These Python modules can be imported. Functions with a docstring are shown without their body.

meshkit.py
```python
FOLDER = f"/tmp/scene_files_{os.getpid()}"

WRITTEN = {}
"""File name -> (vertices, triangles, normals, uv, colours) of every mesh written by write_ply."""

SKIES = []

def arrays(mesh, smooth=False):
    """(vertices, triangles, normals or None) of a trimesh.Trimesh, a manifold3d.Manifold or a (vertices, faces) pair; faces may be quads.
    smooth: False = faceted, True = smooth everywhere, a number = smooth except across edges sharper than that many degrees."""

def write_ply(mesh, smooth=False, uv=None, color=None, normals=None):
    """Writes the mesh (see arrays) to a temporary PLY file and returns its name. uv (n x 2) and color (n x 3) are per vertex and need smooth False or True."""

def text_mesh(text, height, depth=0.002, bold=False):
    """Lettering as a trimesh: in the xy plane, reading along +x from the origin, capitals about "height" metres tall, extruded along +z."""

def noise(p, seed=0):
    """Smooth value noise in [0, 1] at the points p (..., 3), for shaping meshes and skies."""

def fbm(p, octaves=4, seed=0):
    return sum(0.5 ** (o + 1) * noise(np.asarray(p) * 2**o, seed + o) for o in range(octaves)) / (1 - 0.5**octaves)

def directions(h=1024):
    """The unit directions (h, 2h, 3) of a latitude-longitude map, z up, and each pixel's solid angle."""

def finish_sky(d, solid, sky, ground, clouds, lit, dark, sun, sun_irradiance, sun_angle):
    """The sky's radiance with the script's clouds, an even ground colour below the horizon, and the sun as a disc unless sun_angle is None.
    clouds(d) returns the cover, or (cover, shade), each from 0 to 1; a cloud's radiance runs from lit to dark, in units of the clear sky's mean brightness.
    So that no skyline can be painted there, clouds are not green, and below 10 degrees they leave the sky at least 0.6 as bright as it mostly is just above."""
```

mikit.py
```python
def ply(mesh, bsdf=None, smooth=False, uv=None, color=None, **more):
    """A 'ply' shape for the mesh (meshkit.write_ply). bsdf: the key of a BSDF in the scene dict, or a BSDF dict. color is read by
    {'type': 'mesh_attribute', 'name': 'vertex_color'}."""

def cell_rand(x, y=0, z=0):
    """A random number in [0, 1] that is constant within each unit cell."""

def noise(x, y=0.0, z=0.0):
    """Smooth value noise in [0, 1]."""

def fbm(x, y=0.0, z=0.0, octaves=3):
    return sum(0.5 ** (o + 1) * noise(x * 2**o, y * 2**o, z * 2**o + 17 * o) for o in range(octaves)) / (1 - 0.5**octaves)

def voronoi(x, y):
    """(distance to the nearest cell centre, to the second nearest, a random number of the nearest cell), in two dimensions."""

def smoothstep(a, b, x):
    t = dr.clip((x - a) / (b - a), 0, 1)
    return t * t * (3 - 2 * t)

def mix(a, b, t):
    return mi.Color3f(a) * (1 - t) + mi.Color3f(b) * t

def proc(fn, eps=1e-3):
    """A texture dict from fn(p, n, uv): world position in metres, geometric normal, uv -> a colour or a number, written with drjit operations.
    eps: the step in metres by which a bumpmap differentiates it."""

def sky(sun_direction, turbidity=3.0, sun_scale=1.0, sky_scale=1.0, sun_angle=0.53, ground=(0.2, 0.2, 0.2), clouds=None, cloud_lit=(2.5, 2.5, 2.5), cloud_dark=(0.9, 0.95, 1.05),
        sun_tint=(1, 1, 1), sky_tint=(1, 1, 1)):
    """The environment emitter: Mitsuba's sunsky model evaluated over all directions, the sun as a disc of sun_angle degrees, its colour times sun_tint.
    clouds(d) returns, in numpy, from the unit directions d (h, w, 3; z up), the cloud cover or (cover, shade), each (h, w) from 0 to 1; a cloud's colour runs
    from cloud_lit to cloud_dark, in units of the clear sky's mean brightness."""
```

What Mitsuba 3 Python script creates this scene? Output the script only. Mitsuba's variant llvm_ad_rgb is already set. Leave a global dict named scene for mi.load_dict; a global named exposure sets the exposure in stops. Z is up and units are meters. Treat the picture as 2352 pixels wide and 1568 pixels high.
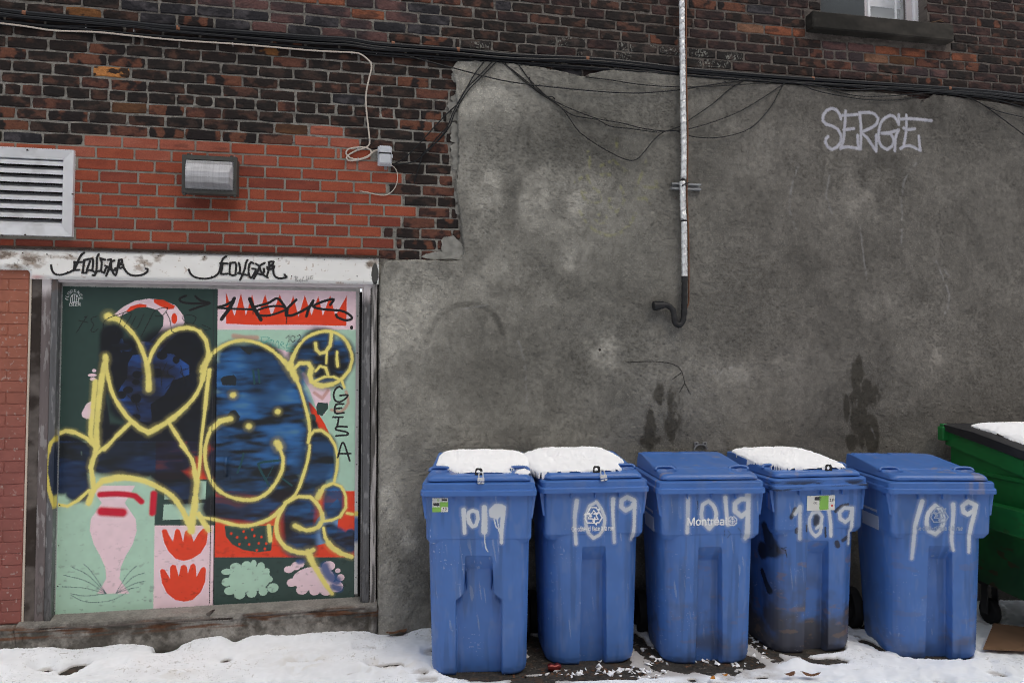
import math, random
import numpy as np, trimesh, drjit as dr, mitsuba as mi, mikit, meshkit, shapely
import manifold3d as m3
from mikit import ply, proc, noise, fbm, voronoi, cell_rand, smoothstep, mix
from shapely.geometry import Polygon, LineString, Point, box as sbox
from shapely.ops import unary_union
T = mi.ScalarTransform4f
RNG = random.Random(7); NR = np.random.RandomState(5)
scene, labels = {'type': 'scene'}, {}

# ------------------------------------------------------------------ camera, sky, exposure
FOC, CX, CY, DIST, EYE = 1700., 1176., 784., 4.664, 1.616          # survey units: the photograph at 2352 px wide
PSI, TILT, ROLL = math.atan(1700 / 8855.), math.atan(69 / 1700.), -.002
FWD = np.array([math.sin(PSI) * math.cos(TILT), math.cos(PSI) * math.cos(TILT), math.sin(TILT)])
_r = np.array([math.cos(PSI), -math.sin(PSI), 0.]); _u = np.cross(_r, FWD)
RGT = _r * math.cos(ROLL) + _u * math.sin(ROLL); UPV = np.cross(RGT, FWD)
CAM = np.array([0., -DIST, EYE])
scene['camera'] = {'type': 'perspective', 'fov': 2 * math.degrees(math.atan(1176 / FOC)), 'fov_axis': 'x', 'near_clip': .05, 'far_clip': 500.,
                   'to_world': T().look_at(origin=CAM.tolist(), target=(CAM + FWD).tolist(), up=UPV.tolist())}
scene['sky'] = mikit.sky((.25, -.5, .83), turbidity=3, sun_scale=.2, sun_angle=30, clouds=lambda d: 1.0, cloud_lit=(2.38, 2.5, 2.68), sun_tint=(.93, .98, 1.08))
exposure = 2.0

def ray(px, py): return FWD + RGT * (px - CX) / FOC - UPV * (py - CY) / FOC
def W(px, py, y=0.):                     # survey point -> (x, z) on the upright plane at depth y
    d = ray(px, py); p = CAM + d * (y - CAM[1]) / d[1]; return float(p[0]), float(p[2])
def G(px, py, z=0.):                     # survey point -> (x, y) on the level plane at height z
    d = ray(px, py); p = CAM + d * (z - CAM[2]) / d[2]; return float(p[0]), float(p[1])
def ground_z(x): return -.0185 * float(np.clip(x - .55, 0, 4))      # the alley falls a little to the right
def WX(px, py, y=0.): return W(px, py, y)[0]
def WZ(px, py, y=0.): return W(px, py, y)[1]

# ------------------------------------------------------------------ helpers
def numbered(name):
    k, i = name, 0
    while k in scene or k in labels or any(s.startswith(k + '__') for s in scene):
        i += 1; k = f'{name}_{i:03d}'
    return k
COUNT = {}
def part(holder, name, mesh, bsdf, smooth=False, label=None, kind=None, **kw):
    base = f'{holder}__{name}'; n = COUNT.get(base, 0); COUNT[base] = n + 1
    key = base if n == 0 else f'{base}_{n:03d}'
    scene[key] = mesh if isinstance(mesh, dict) else ply(mesh, bsdf, smooth, **kw)
    if label or kind:
        labels[key] = {}
        if label: labels[key]['label'] = label
        if kind: labels[key]['kind'] = kind
    return key
def thing(name, label, cat, group=None):
    n = COUNT.get(name, 0); COUNT[name] = n + 1
    key = name if n == 0 else f'{name}_{n:03d}'
    labels[key] = {'label': label, 'category': cat}
    if group: labels[key]['group'] = group
    return key
def single(name, mesh, bsdf, label, cat, smooth=False, group=None):
    k = thing(name, label, cat, group); scene[k] = ply(mesh, bsdf, smooth); return k
def struct(name, mesh, bsdf, smooth=False, label=None):
    scene[name] = ply(mesh, bsdf, smooth); labels[name] = {'kind': 'structure'}
    if label: labels[name]['label'] = label
cat = trimesh.util.concatenate
def box(x0, x1, y0, y1, z0, z1, c=0.):
    if c <= 0:
        b = trimesh.creation.box((x1 - x0, y1 - y0, z1 - z0)); b.apply_translation(((x0 + x1) / 2, (y0 + y1) / 2, (z0 + z1) / 2)); return b
    pts = [(x, y, z) for a in range(3) for x in ((x0, x1) if a == 0 else (x0 + c, x1 - c)) for y in ((y0, y1) if a == 1 else (y0 + c, y1 - c)) for z in ((z0, z1) if a == 2 else (z0 + c, z1 - c))]
    return hull(pts)
def hull(pts): return trimesh.convex.convex_hull(np.asarray(pts, float))
def man(m): return m3.Manifold(m3.Mesh(np.asarray(m.vertices, np.float32), np.asarray(m.faces, np.uint32)))
def unman(M): m = M.to_mesh(); return trimesh.Trimesh(m.vert_properties[:, :3], m.tri_verts, process=True)
def catmull(pts, step):
    p = np.asarray(pts, float)
    if len(p) == 2: n = max(1, int(round(np.linalg.norm(p[1] - p[0]) / step / 3))); return np.linspace(p[0], p[1], n + 1)
    q = np.vstack([2 * p[0] - p[1], p, 2 * p[-1] - p[-2]]); out = [p[0]]
    for i in range(1, len(q) - 2):
        n = max(1, int(math.ceil(np.linalg.norm(q[i + 1] - q[i]) / step)))
        for t in np.linspace(0, 1, n + 1)[1:]:
            a, b, c, d = q[i - 1], q[i], q[i + 1], q[i + 2]
            out.append(.5 * (2 * b + (c - a) * t + (2 * a - 5 * b + 4 * c - d) * t * t + (3 * b - a - 3 * c + d) * t ** 3))
    return np.array(out)
def tube(pts, r, n=8, smooth_step=None, caps=True):
    p = np.asarray(pts, float)
    if smooth_step: p = catmull(p, smooth_step)
    r = np.broadcast_to(r, len(p)); t = np.gradient(p, axis=0); t /= np.linalg.norm(t, axis=1)[:, None] + 1e-12
    ref = np.array([0, 0, 1.]) if abs(t[0][2]) < .9 else np.array([0, 1., 0]); u = np.cross(t[0], ref); u /= np.linalg.norm(u)
    ang = np.arange(n) * 2 * math.pi / n; V = []
    for i in range(len(p)):
        u = u - t[i] * (u @ t[i]); u /= np.linalg.norm(u); w = np.cross(t[i], u)
        V.append(p[i] + r[i] * (np.cos(ang)[:, None] * u + np.sin(ang)[:, None] * w))
    V = np.vstack(V); F = []
    for i in range(len(p) - 1):
        for k in range(n):
            a, b = i * n + k, i * n + (k + 1) % n; F += [[a, b, b + n], [a, b + n, a + n]]
    if caps:
        V = np.vstack([V, p[0], p[-1]]); m = len(V)
        for k in range(n):
            F.append([m - 2, (k + 1) % n, k]); F.append([m - 1, (len(p) - 1) * n + k, (len(p) - 1) * n + (k + 1) % n])
    return trimesh.Trimesh(V, F, process=False)
def extrude_xz(poly, yf, yb):            # a polygon in (x, z) as a slab between depths yf (front) and yb
    ms = []
    for g in getattr(poly, 'geoms', [poly]):
        if g.is_empty or g.area < 1e-9: continue
        m = trimesh.creation.extrude_polygon(g, yb - yf, engine='earcut')
        v = m.vertices.copy(); m.vertices = np.c_[v[:, 0], yb - v[:, 2], v[:, 1]]; ms.append(m)
    return cat(ms)
def ribbons(strokes, y, th=.0006, to=None):   # painted marker lines: [(survey points, half width in survey px)]
    shp = []
    for pts, r in strokes:
        c = catmull([W(px, py, y) for px, py in pts], .02)
        s = abs(W(pts[0][0] + 10, pts[0][1], y)[0] - W(pts[0][0], pts[0][1], y)[0]) / 10
        shp.append(LineString(c).buffer(r * s, 4))
    return extrude_xz(unary_union(shp), y - th, y)
def cyl(p0, p1, r, n=20): return tube([p0, p1], r, n)

# ------------------------------------------------------------------ procedural materials
def principled(col, rough=.6, spec=.5, bump=None, scale=1., two=True, **kw):
    b = {'type': 'principled', 'base_color': col if isinstance(col, dict) else {'type': 'rgb', 'value': list(col)}, 'roughness': rough, 'specular': spec, **kw}
    if bump is not None: b = {'type': 'bumpmap', 'arbitrary': bump, 'scale': scale, 'bsdf': b}
    return {'type': 'twosided', 'bsdf': b} if two else b
def mat(name, *a, **k): scene[name] = principled(*a, **k)
def lum(c): return .3 * c.x + .5 * c.y + .2 * c.z

def brick_fn(dark, light, lo, hi, fx=18., fz=26., seed=0., fleck=0., stripes=0.):
    def fn(p, n, uv):
        a = fbm(p.x * fx + seed, p.z * fz + seed, seed, 4)
        if stripes: a = a * (1 - stripes) + stripes * noise(p.x * 22 + seed, 3. + p.z * 5, seed)
        t = smoothstep(lo, hi, a)
        c = mix(dark, light, t)
        c = c * (.75 + .5 * noise(p.x * 160, p.z * 160, seed + 2))
        if fleck: c = mix(c, (.30, .30, .27), fleck * smoothstep(.62, .74, noise(p.x * 210 + noise(p.z * 60) * 2, p.z * 110, 4.)) * smoothstep(.35, .6, noise(p.x * 9, p.z * 14, 8.)))
        return c
    return fn
BR = {
 'coal': brick_fn((.012, .0092, .0085), (.040, .024, .019), .4, .75, seed=1.), 'brown': brick_fn((.014, .0095, .0085), (.062, .030, .021), .42, .78, seed=5.),
 'umber': brick_fn((.018, .012, .0105), (.082, .037, .026), .45, .75, seed=9.), 'slate': brick_fn((.016, .015, .018), (.05, .045, .05), .4, .75, seed=3.),
 'mottled': brick_fn((.013, .009, .009), (.115, .044, .026), .46, .6, seed=12., stripes=.5), 'rust': brick_fn((.03, .015, .013), (.105, .041, .027), .38, .66, seed=15.),
 'amber': brick_fn((.018, .011, .009), (.15, .062, .02), .46, .6, fx=12, seed=25.), 'tan': brick_fn((.055, .026, .014), (.09, .04, .018), .3, .7, seed=18.),
 'plum': brick_fn((.035, .024, .026), (.10, .05, .046), .36, .66, fx=9, fz=14, seed=21.), 'orange': brick_fn((.085, .033, .02), (.20, .066, .033), .3, .6, fx=9, seed=24.),
 'fleck': brick_fn((.014, .012, .0115), (.05, .035, .03), .4, .75, seed=27., fleck=.6), 'maroon': brick_fn((.020, .012, .012), (.058, .029, .025), .38, .75, seed=33.), 'sand': brick_fn((.12, .06, .036), (.20, .10, .06), .3, .7, fx=10, seed=30.)}
def brick_bump(p, n, uv): return fbm(p.x * 60, p.z * 60, p.y * 20, 3)
for k, f in BR.items(): mat('brick_' + k, proc(f), .85, .3, proc(brick_bump), .006)
def red_fn(c0, c1, seed):
    def fn(p, n, uv):
        a = fbm(p.x * 7 + seed, p.z * 20, seed, 3)
        c = mix(c0, c1, smoothstep(.3, .7, a)) * (.86 + .28 * noise(p.x * 190, p.z * 190, seed))
        return mix(c, (.06, .024, .018), .45 * smoothstep(.72, .9, fbm(p.x * 11, p.z * 26, seed + 7, 3)))
    return fn
for i, (a, b) in enumerate([((.24, .052, .026), (.275, .064, .032)), ((.21, .044, .023), (.25, .055, .029)), ((.165, .037, .023), (.20, .046, .027)), ((.26, .068, .041), (.30, .09, .057))]):
    mat(f'red_brick_{"abcd"[i]}', proc(red_fn(a, b, 3. + 4 * i)), .8, .3, proc(brick_bump), .0015)
def painted_fn(p, n, uv):
    t = smoothstep(2.0, .9, p.z)
    c = mix((.29, .10, .062), (.23, .075, .062), t)
    c = c * (.85 + .3 * fbm(p.x * 14, p.z * 14, 2., 4))
    return mix(c, (.42, .36, .33), .5 * smoothstep(.72, .8, fbm(p.x * 70, p.z * 70, 5., 3)))
mat('painted_brick', proc(painted_fn), .6, .4, proc(brick_bump), .003)
def mortar_fn(p, n, uv):
    right = smoothstep(.4, 2.2, p.x)
    up = smoothstep(3.2, 3.9, p.z)
    c = mix((.215, .205, .185), (.105, .088, .078), right * .9)
    c = mix(c, (.12, .105, .094), .5 * up)
    c = c * (.62 + .7 * fbm(p.x * 8, p.z * 22, 1., 4)) * (.8 + .4 * noise(p.x * 150, p.z * 150, 3.))
    return mix(c, (.05, .042, .038), .55 * smoothstep(.56, .74, fbm(p.x * 30, p.z * 45, 9., 3)))
def mortar_bump(p, n, uv): return fbm(p.x * 45, p.z * 60, 4., 4)
mat('mortar', proc(mortar_fn), .95, .2, proc(mortar_bump), .012)
mat('mortar_new', proc(lambda p, n, uv: mi.Color3f(.235, .218, .188) * (.7 + .55 * fbm(p.x * 30, p.z * 30, 2., 4))), .95, .2, proc(mortar_bump), .006)

def seg_min(x, z, segs):                 # least (distance / radius)^2 to round-ended strokes
    best = mi.Float(1e4)
    for ax, az, bx, bz, r in segs:
        vx, vz = bx - ax, bz - az; L2 = max(vx * vx + vz * vz, 1e-12)
        dx, dz = x - ax, z - az
        h = dr.clip((dx * (vx / L2) + dz * (vz / L2)), 0, 1)
        ex, ez = dx - h * vx, dz - h * vz
        best = dr.minimum(best, (ex * ex + ez * ez) * (1 / (r * r)))
    return best
def segs_of(pts, r, step):
    c = catmull(pts, step); r = np.interp(np.linspace(0, 1, len(c)), np.linspace(0, 1, np.size(r)), np.atleast_1d(r)) if np.size(r) > 1 else np.full(len(c), r)
    return [tuple(map(float, (c[i][0], c[i][1], c[i + 1][0], c[i + 1][1], (r[i] + r[i + 1]) / 2))) for i in range(len(c) - 1)]
def poly_in(x, z, pts):
    ins = mi.Bool(False)
    for i in range(len(pts)):
        (ax, az), (bx, bz) = pts[i], pts[(i + 1) % len(pts)]
        if abs(bz - az) < 1e-9: continue
        ins = ins ^ (((az > z) != (bz > z)) & (x < (z - az) * ((bx - ax) / (bz - az)) + ax))
    return ins
def ell(x, z, c, a, b): return dr.square((x - c[0]) / a) + dr.square((z - c[1]) / b)

# -- cement render
def SW(m, y=-.02):
    return lambda X, Y: W(*m(X, Y), y)
mSER = SW(lambda X, Y: (X / 7.877 + 1860.5, Y / 7.877 + 229.7))
SERGE = [[(555, 345), (530, 260), (470, 180), (390, 155), (300, 190), (240, 280), (235, 380), (290, 440), (400, 475), (500, 530), (560, 640), (560, 740), (490, 850), (400, 895), (320, 850), (275, 760), (290, 700), (325, 665)],
 [(580, 285), (845, 268)], [(640, 205), (625, 500), (600, 750), (550, 880)], [(610, 545), (790, 520)], [(550, 870), (680, 850), (880, 885)], [(858, 640), (862, 780), (890, 890)],
 [(890, 235), (915, 450), (920, 600), (910, 890)], [(890, 240), (1050, 230), (1170, 260), (1230, 340), (1200, 430), (1100, 510), (920, 585)], [(920, 590), (1020, 680), (1120, 820), (1195, 930)], [(1195, 640), (1195, 930)],
 [(1600, 450), (1560, 360), (1510, 300), (1440, 285), (1350, 330), (1270, 430), (1240, 560), (1235, 720), (1290, 840), (1390, 900), (1480, 840), (1510, 720), (1460, 620), (1290, 610)], [(1600, 270), (1600, 450)], [(1290, 610), (1450, 590), (1600, 550)], [(1590, 560), (1540, 700), (1535, 920)],
 [(1740, 280), (1740, 500), (1720, 680), (1690, 820)], [(1640, 350), (1900, 345), (2190, 380)], [(1690, 510), (1750, 540), (1890, 525)], [(1640, 880), (1700, 840), (1800, 830), (1900, 870), (1990, 920)], [(1990, 910), (1965, 660)]]
SEG_SERGE = [s for st in SERGE for s in segs_of([mSER(*q) for q in st], .0112, .05)]
mY = SW(lambda X, Y: (X / 4 + 1176, Y / 4 + 321.6))
YEL = [[(580, 390), (690, 320), (710, 410)], [(650, 500), (720, 430), (800, 480), (810, 560), (740, 585), (670, 560), (640, 480)], [(1000, 430), (1030, 560), (960, 665), (890, 610), (895, 540)], [(1240, 190), (1180, 340), (1120, 500)], [(1210, 430), (1340, 440), (1320, 380)],
 [(1160, 540), (1220, 535), (1270, 575)], [(810, 240), (940, 190), (970, 230), (1060, 300)], [(790, 320), (900, 320)], [(800, 690), (760, 720), (810, 760), (880, 750), (870, 700)], [(620, 660), (700, 780), (800, 850), (930, 880), (1060, 800), (1130, 680)], [(700, 110), (720, 250)], [(960, 0), (965, 60)]]
SEG_YEL = [s for st in YEL for s in segs_of([mY(*q) for q in st], .011, .08)]
mP = SW(lambda X, Y: (X, Y))
CHALK = [([(1832, 385), (1818, 430), (1812, 480), (1828, 525)], .007), ([(1908, 395), (1898, 450), (1912, 490)], .006), ([(1185, 770), (1205, 830), (1210, 925)], .006), ([(1620, 862), (1660, 850), (1700, 838)], .006),
 ([(2110, 370), (2075, 420), (2070, 560)], .007), ([(2150, 600), (2180, 680), (2170, 720)], .007), ([(1975, 520), (1990, 640)], .006), ([(2000, 980), (2012, 1010)], .006), ([(2170, 620), (2178, 636)], .008), ([(1120, 700), (1060, 710)], .004)]
SEG_CHALK = [s for st, r in CHALK for s in segs_of([mP(*q) for q in st], r, .09)]
DARKL = [([(980, 785), (1000, 735), (1045, 702), (1095, 700), (1135, 722), (1155, 765)], .022), ([(1645, 510), (1660, 516), (1690, 508), (1710, 512)], .005), ([(1700, 790), (1700, 830)], .005), ([(1265, 480), (1275, 495), (1300, 502)], .006), ([(2018, 950), (2040, 962)], .014)]
SEG_DARK = [s for st, r in DARKL for s in segs_of([mP(*q) for q in st], r, .09)]
CRACK = [s for st in ([(1440, 832), (1500, 830), (1545, 836), (1565, 852), (1572, 880), (1585, 905)], [(1565, 855), (1545, 870)], [(1572, 880), (1560, 900)]) for s in segs_of([mP(*q) for q in st], .003, .06)]
def blobs(lst): return [(*mP(x, y), a * .0029, b * .0029, k) for x, y, a, b, k in lst]
LIGHT = blobs([(1180, 430, 120, 60, 1.), (1150, 220, 90, 60, .6), (1280, 480, 140, 70, .5), (1110, 640, 110, 70, .55), (1310, 585, 30, 45, 1.), (950, 700, 70, 120, .45), (1000, 980, 130, 100, .3), (1380, 800, 38, 40, 1.3), (930, 1250, 60, 120, .5), (1660, 850, 90, 30, .4), (2040, 700, 90, 30, .35), (1980, 460, 70, 60, .4), (1060, 170, 40, 120, .7), (890, 1000, 22, 400, .45), (2150, 830, 60, 40, .4), (1230, 700, 60, 30, .4)])
DARK = blobs([(1300, 340, 160, 60, .5), (1380, 300, 120, 70, .3), (1060, 860, 110, 70, .4), (1320, 620, 80, 60, .3), (1690, 640, 80, 160, .25), (2000, 250, 260, 40, .35), (2200, 300, 160, 80, .3), (1180, 480, 16, 40, .5), (2000, 640, 90, 90, .2), (1870, 1000, 160, 40, .3), (1000, 1330, 60, 60, .3), (1560, 990, 160, 30, .3), (2280, 560, 80, 200, .2)])
OIL = blobs([(1966, 862, 26, 60, 1.), (1985, 905, 50, 44, 1.), (1975, 960, 26, 60, 1.), (2002, 1000, 20, 60, 1.), (1942, 930, 12, 40, .9), (1960, 1015, 34, 22, .9), (1492, 985, 18, 60, .85), (1545, 960, 28, 80, .75), (1512, 915, 20, 50, .65), (1500, 1010, 60, 16, .6)])
HOLE = mP(1378, 803)
def stucco_fn(p, n, uv):
    x, z = p.x, p.z
    f1 = fbm(x * 2.2, z * 2.2, 1., 4); f2 = fbm(x * 9, z * 7, 5., 4); f3 = fbm(x * 40, z * 40, 2., 3)
    tr = fbm(x * 6 + z * 3.5, z * 15 - x * 6, 12., 4); v = .156 + .06 * (f1 - .5) + .06 * (f2 - .5) + .025 * (tr - .5) + .022 * (smoothstep(.50, .54, fbm(x * 3.1, z * 3.6, 31., 4)) - .5) - .022 * smoothstep(.5, .72, fbm(x * 13, z * .8, 40., 3)) * smoothstep(2.2, 3.5, z)
    lt = mi.Float(0)
    for cx, cz, a, b, k in LIGHT: lt += 1.3 * k * dr.exp(-ell(x, z, (cx, cz), a, b))
    dk = mi.Float(0)
    for cx, cz, a, b, k in DARK: dk += k * dr.exp(-ell(x, z, (cx, cz), a, b))
    v = v * (1 + 1.1 * lt * smoothstep(.2, .7, .5 * f2 + .5 * f1)) * (1 - .62 * dr.clip(dk, 0, 1) * (.5 + f2))
    v = v * (1 - .16 * smoothstep(1.6, 3.2, x)) + .045 * smoothstep(.75, .05, x)
    v = v * (.62 + .5 * f3 + .3 * noise(x * 150, z * 150, 6.))
    d1, d2, w = voronoi(x * 75, z * 75)
    peb = smoothstep(.5, .15, d1) * smoothstep(.4, .9, w) * smoothstep(.35, .6, fbm(x * 3, z * 3, 8., 2) + .12 * smoothstep(2.3, 1.0, z))
    v = v * (1 + .6 * peb) - .012 * smoothstep(.75, .9, noise(x * 60, z * 60, 1.))
    warm = mix((1.04, 1., .89), (1.08, 1., .90), smoothstep(1.5, 3., x) * .8)
    c = mi.Color3f(dr.maximum(v, .012)) * warm
    oil = mi.Float(0)
    for cx, cz, a, b, k in OIL: oil = dr.maximum(oil, k * dr.exp(-ell(x, z, (cx, cz), a, b)))
    oil = smoothstep(.30, .62, oil * (.2 + 1.55 * fbm(x * 21, z * 8, 3., 4)) + .18 * (fbm(x * 34, z * 14, 3., 3) - .5) + .10 * (noise(x * 70, z * 70, 1.) - .5))
    c = mix(c, (.034, .030, .023), .74 * oil)
    c = mix(c, c * .42, .8 * smoothstep(1.4, .3, dr.sqrt(seg_min(x, z, SEG_DARK))) * smoothstep(.35, .6, f2 * .5 + f3 * .5))
    c = mix(c, (.012, .012, .012), smoothstep(1.3, .5, dr.sqrt(seg_min(x, z, CRACK))))
    c = mix(c, (.012, .011, .01), smoothstep(1.3, .6, ell(x, z, HOLE, .009, .009)))
    c = mix(c, (.34, .34, .35), .32 * smoothstep(2.0, .2, dr.sqrt(seg_min(x, z, SEG_CHALK))) * smoothstep(.3, .62, f3))
    c = mix(c, (.30, .30, .05), .24 * smoothstep(1.7, .3, dr.sqrt(seg_min(x, z, SEG_YEL))) * smoothstep(.36, .62, f3))
    return mix(c, (.5, .5, .56), .86 * smoothstep(1.5, .45, dr.sqrt(seg_min(x, z, SEG_SERGE)) + .35 * (noise(x * 150, z * 150, 7.) - .5)))
def stucco_bump(p, n, uv):
    d1, d2, w = voronoi(p.x * 75, p.z * 75)
    e1, e2, w2 = voronoi(p.x * 38 + 9, p.z * 38)
    return .9 * smoothstep(.5, .1, d1) * smoothstep(.35, .8, w) + .8 * smoothstep(.45, .1, e1) * smoothstep(.6, .9, w2) + 1.3 * fbm(p.x * 14, p.z * 14, 2., 4) + .45 * fbm(p.x * 7 + p.z * 3, p.z * 13 - p.x * 5, 12., 3)
mat('smear', proc(lambda p, n, uv: mi.Color3f(.235, .23, .21) * (.6 + .8 * fbm(p.x * 30, p.z * 30, 3., 4))), .95, .2, proc(mortar_bump), .01)
mat('stucco', proc(stucco_fn), .93, .25, proc(stucco_bump), .009)

# -- mural and graffiti on the doors (all measured on the door face)
DY = .06
M1 = lambda X, Y: W(86.1 + X / 3.845, 625.9 + Y / 3.845, DY)
M2 = lambda X, Y: W(459.4 + X / 3.845, 625.9 + Y / 3.845, DY)
M3 = lambda X, Y: W(86.1 + X / 3.792, 1022.1 + Y / 3.792, DY)
M4 = lambda X, Y: W(459.4 + X / 3.792, 1022.1 + Y / 3.792, DY)
M0 = lambda X, Y: W(X, Y, DY)
PXM = .00250                              # metres per survey px at the doors
def S(m, pts, r, step=.07): return segs_of([m(*q) for q in pts], np.asarray(r, float) * PXM, step)
YS = []
YR_ = random.Random(3)
def Y(m, pts, r=6.3): YS.extend([q[:4] + (q[4] * .86 * YR_.uniform(.86, 1.14),) for q in S(m, pts, r)])
Y(M1, [(625, 385), (632, 392)], 13); Y(M1, [(625, 390), (700, 410), (800, 490), (880, 590), (930, 700), (965, 800), (980, 900), (982, 1030)], [9, 6.5, 6, 6, 6, 7, 8, 9])
Y(M1, [(985, 790), (1005, 720), (1080, 600), (1180, 520), (1320, 485), (1430, 520), (1490, 600), (1510, 700), (1490, 800), (1470, 880)], [5, 6, 6, 6, 6, 6, 6, 9])
Y(M1, [(1470, 880), (1440, 1000), (1370, 1120), (1250, 1240), (1160, 1310), (1060, 1370), (980, 1410)], [9, 5, 5, 6, 9, 6, 9])
Y(M1, [(600, 740), (605, 770)], 10); Y(M1, [(600, 760), (615, 880), (650, 1030), (700, 1140), (790, 1270), (830, 1310), (900, 1370), (980, 1410)], [8, 5.5, 5.5, 5.5, 7, 7, 8])
Y(M1, [(600, 790), (575, 900), (545, 1100), (520, 1400), (525, 1540)], 8); Y(M1, [(510, 965), (490, 1200), (470, 1430), (520, 1540)], 7)
Y(M1, [(825, 1320), (700, 1440), (590, 1560)], 5.5); Y(M3, [(610, 0), (510, 80), (460, 190)], 5.5); Y(M3, [(515, -20), (505, 60), (465, 190), (480, 290), (490, 370), (445, 505)], 7.5)
Y(M3, [(60, 0), (75, -60), (100, -110)], 4.5)
Y(M1, [(520, 1540), (430, 1460), (330, 1410), (250, 1395), (190, 1420)], 6.5); Y(M3, [(170, 515), (260, 530), (350, 480), (450, 390)], 5)
Y(M3, [(440, 480), (500, 370), (570, 310), (680, 285), (800, 285), (930, 310), (1060, 370), (1170, 440), (1260, 560), (1330, 700), (1345, 750)], [5, 9, 9.5, 9, 8, 7.5, 7, 7, 9, 10])
Y(M1, [(1150, 1310), (1240, 1450), (1310, 1560)], 5.5); Y(M3, [(1250, 0), (1340, 110), (1370, 230), (1390, 320), (1380, 400), (1370, 520), (1350, 640), (1340, 740)], [6, 5, 6, 10, 7, 10, 12, 11]); Y(M3, [(1400, 600), (1440, 660), (1490, 735)], 8)
Y(M1, [(1520, 860), (1500, 1000), (1480, 1200), (1450, 1450), (1440, 1560)], [8, 6, 5, 4.5, 4.5]); Y(M3, [(1425, 0), (1410, 200), (1392, 320)], 5)
Y(M2, [(20, 870), (30, 830), (70, 760), (150, 680), (260, 620), (380, 597), (520, 625), (640, 690), (740, 780), (820, 870), (850, 940)], [10, 8, 5.5, 5.5, 5.5, 5.5, 5.5, 6, 11, 9])
Y(M2, [(850, 940), (880, 1010), (930, 1180), (960, 1300), (970, 1400), (955, 1500)], 5); Y(M4, [(955, 0), (940, 120), (890, 290), (830, 430), (740, 500)], 5)
Y(M2, [(270, 1290), (180, 1310), (100, 1380), (60, 1480), (40, 1568)], [9, 7, 6, 5.5]); Y(M4, [(45, 20), (45, 130), (80, 270), (140, 370), (240, 440), (380, 475), (500, 465), (600, 400), (670, 310), (715, 210), (722, 100), (690, 20)], 5.5); Y(M2, [(680, 1505), (700, 1540)], 12)
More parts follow.
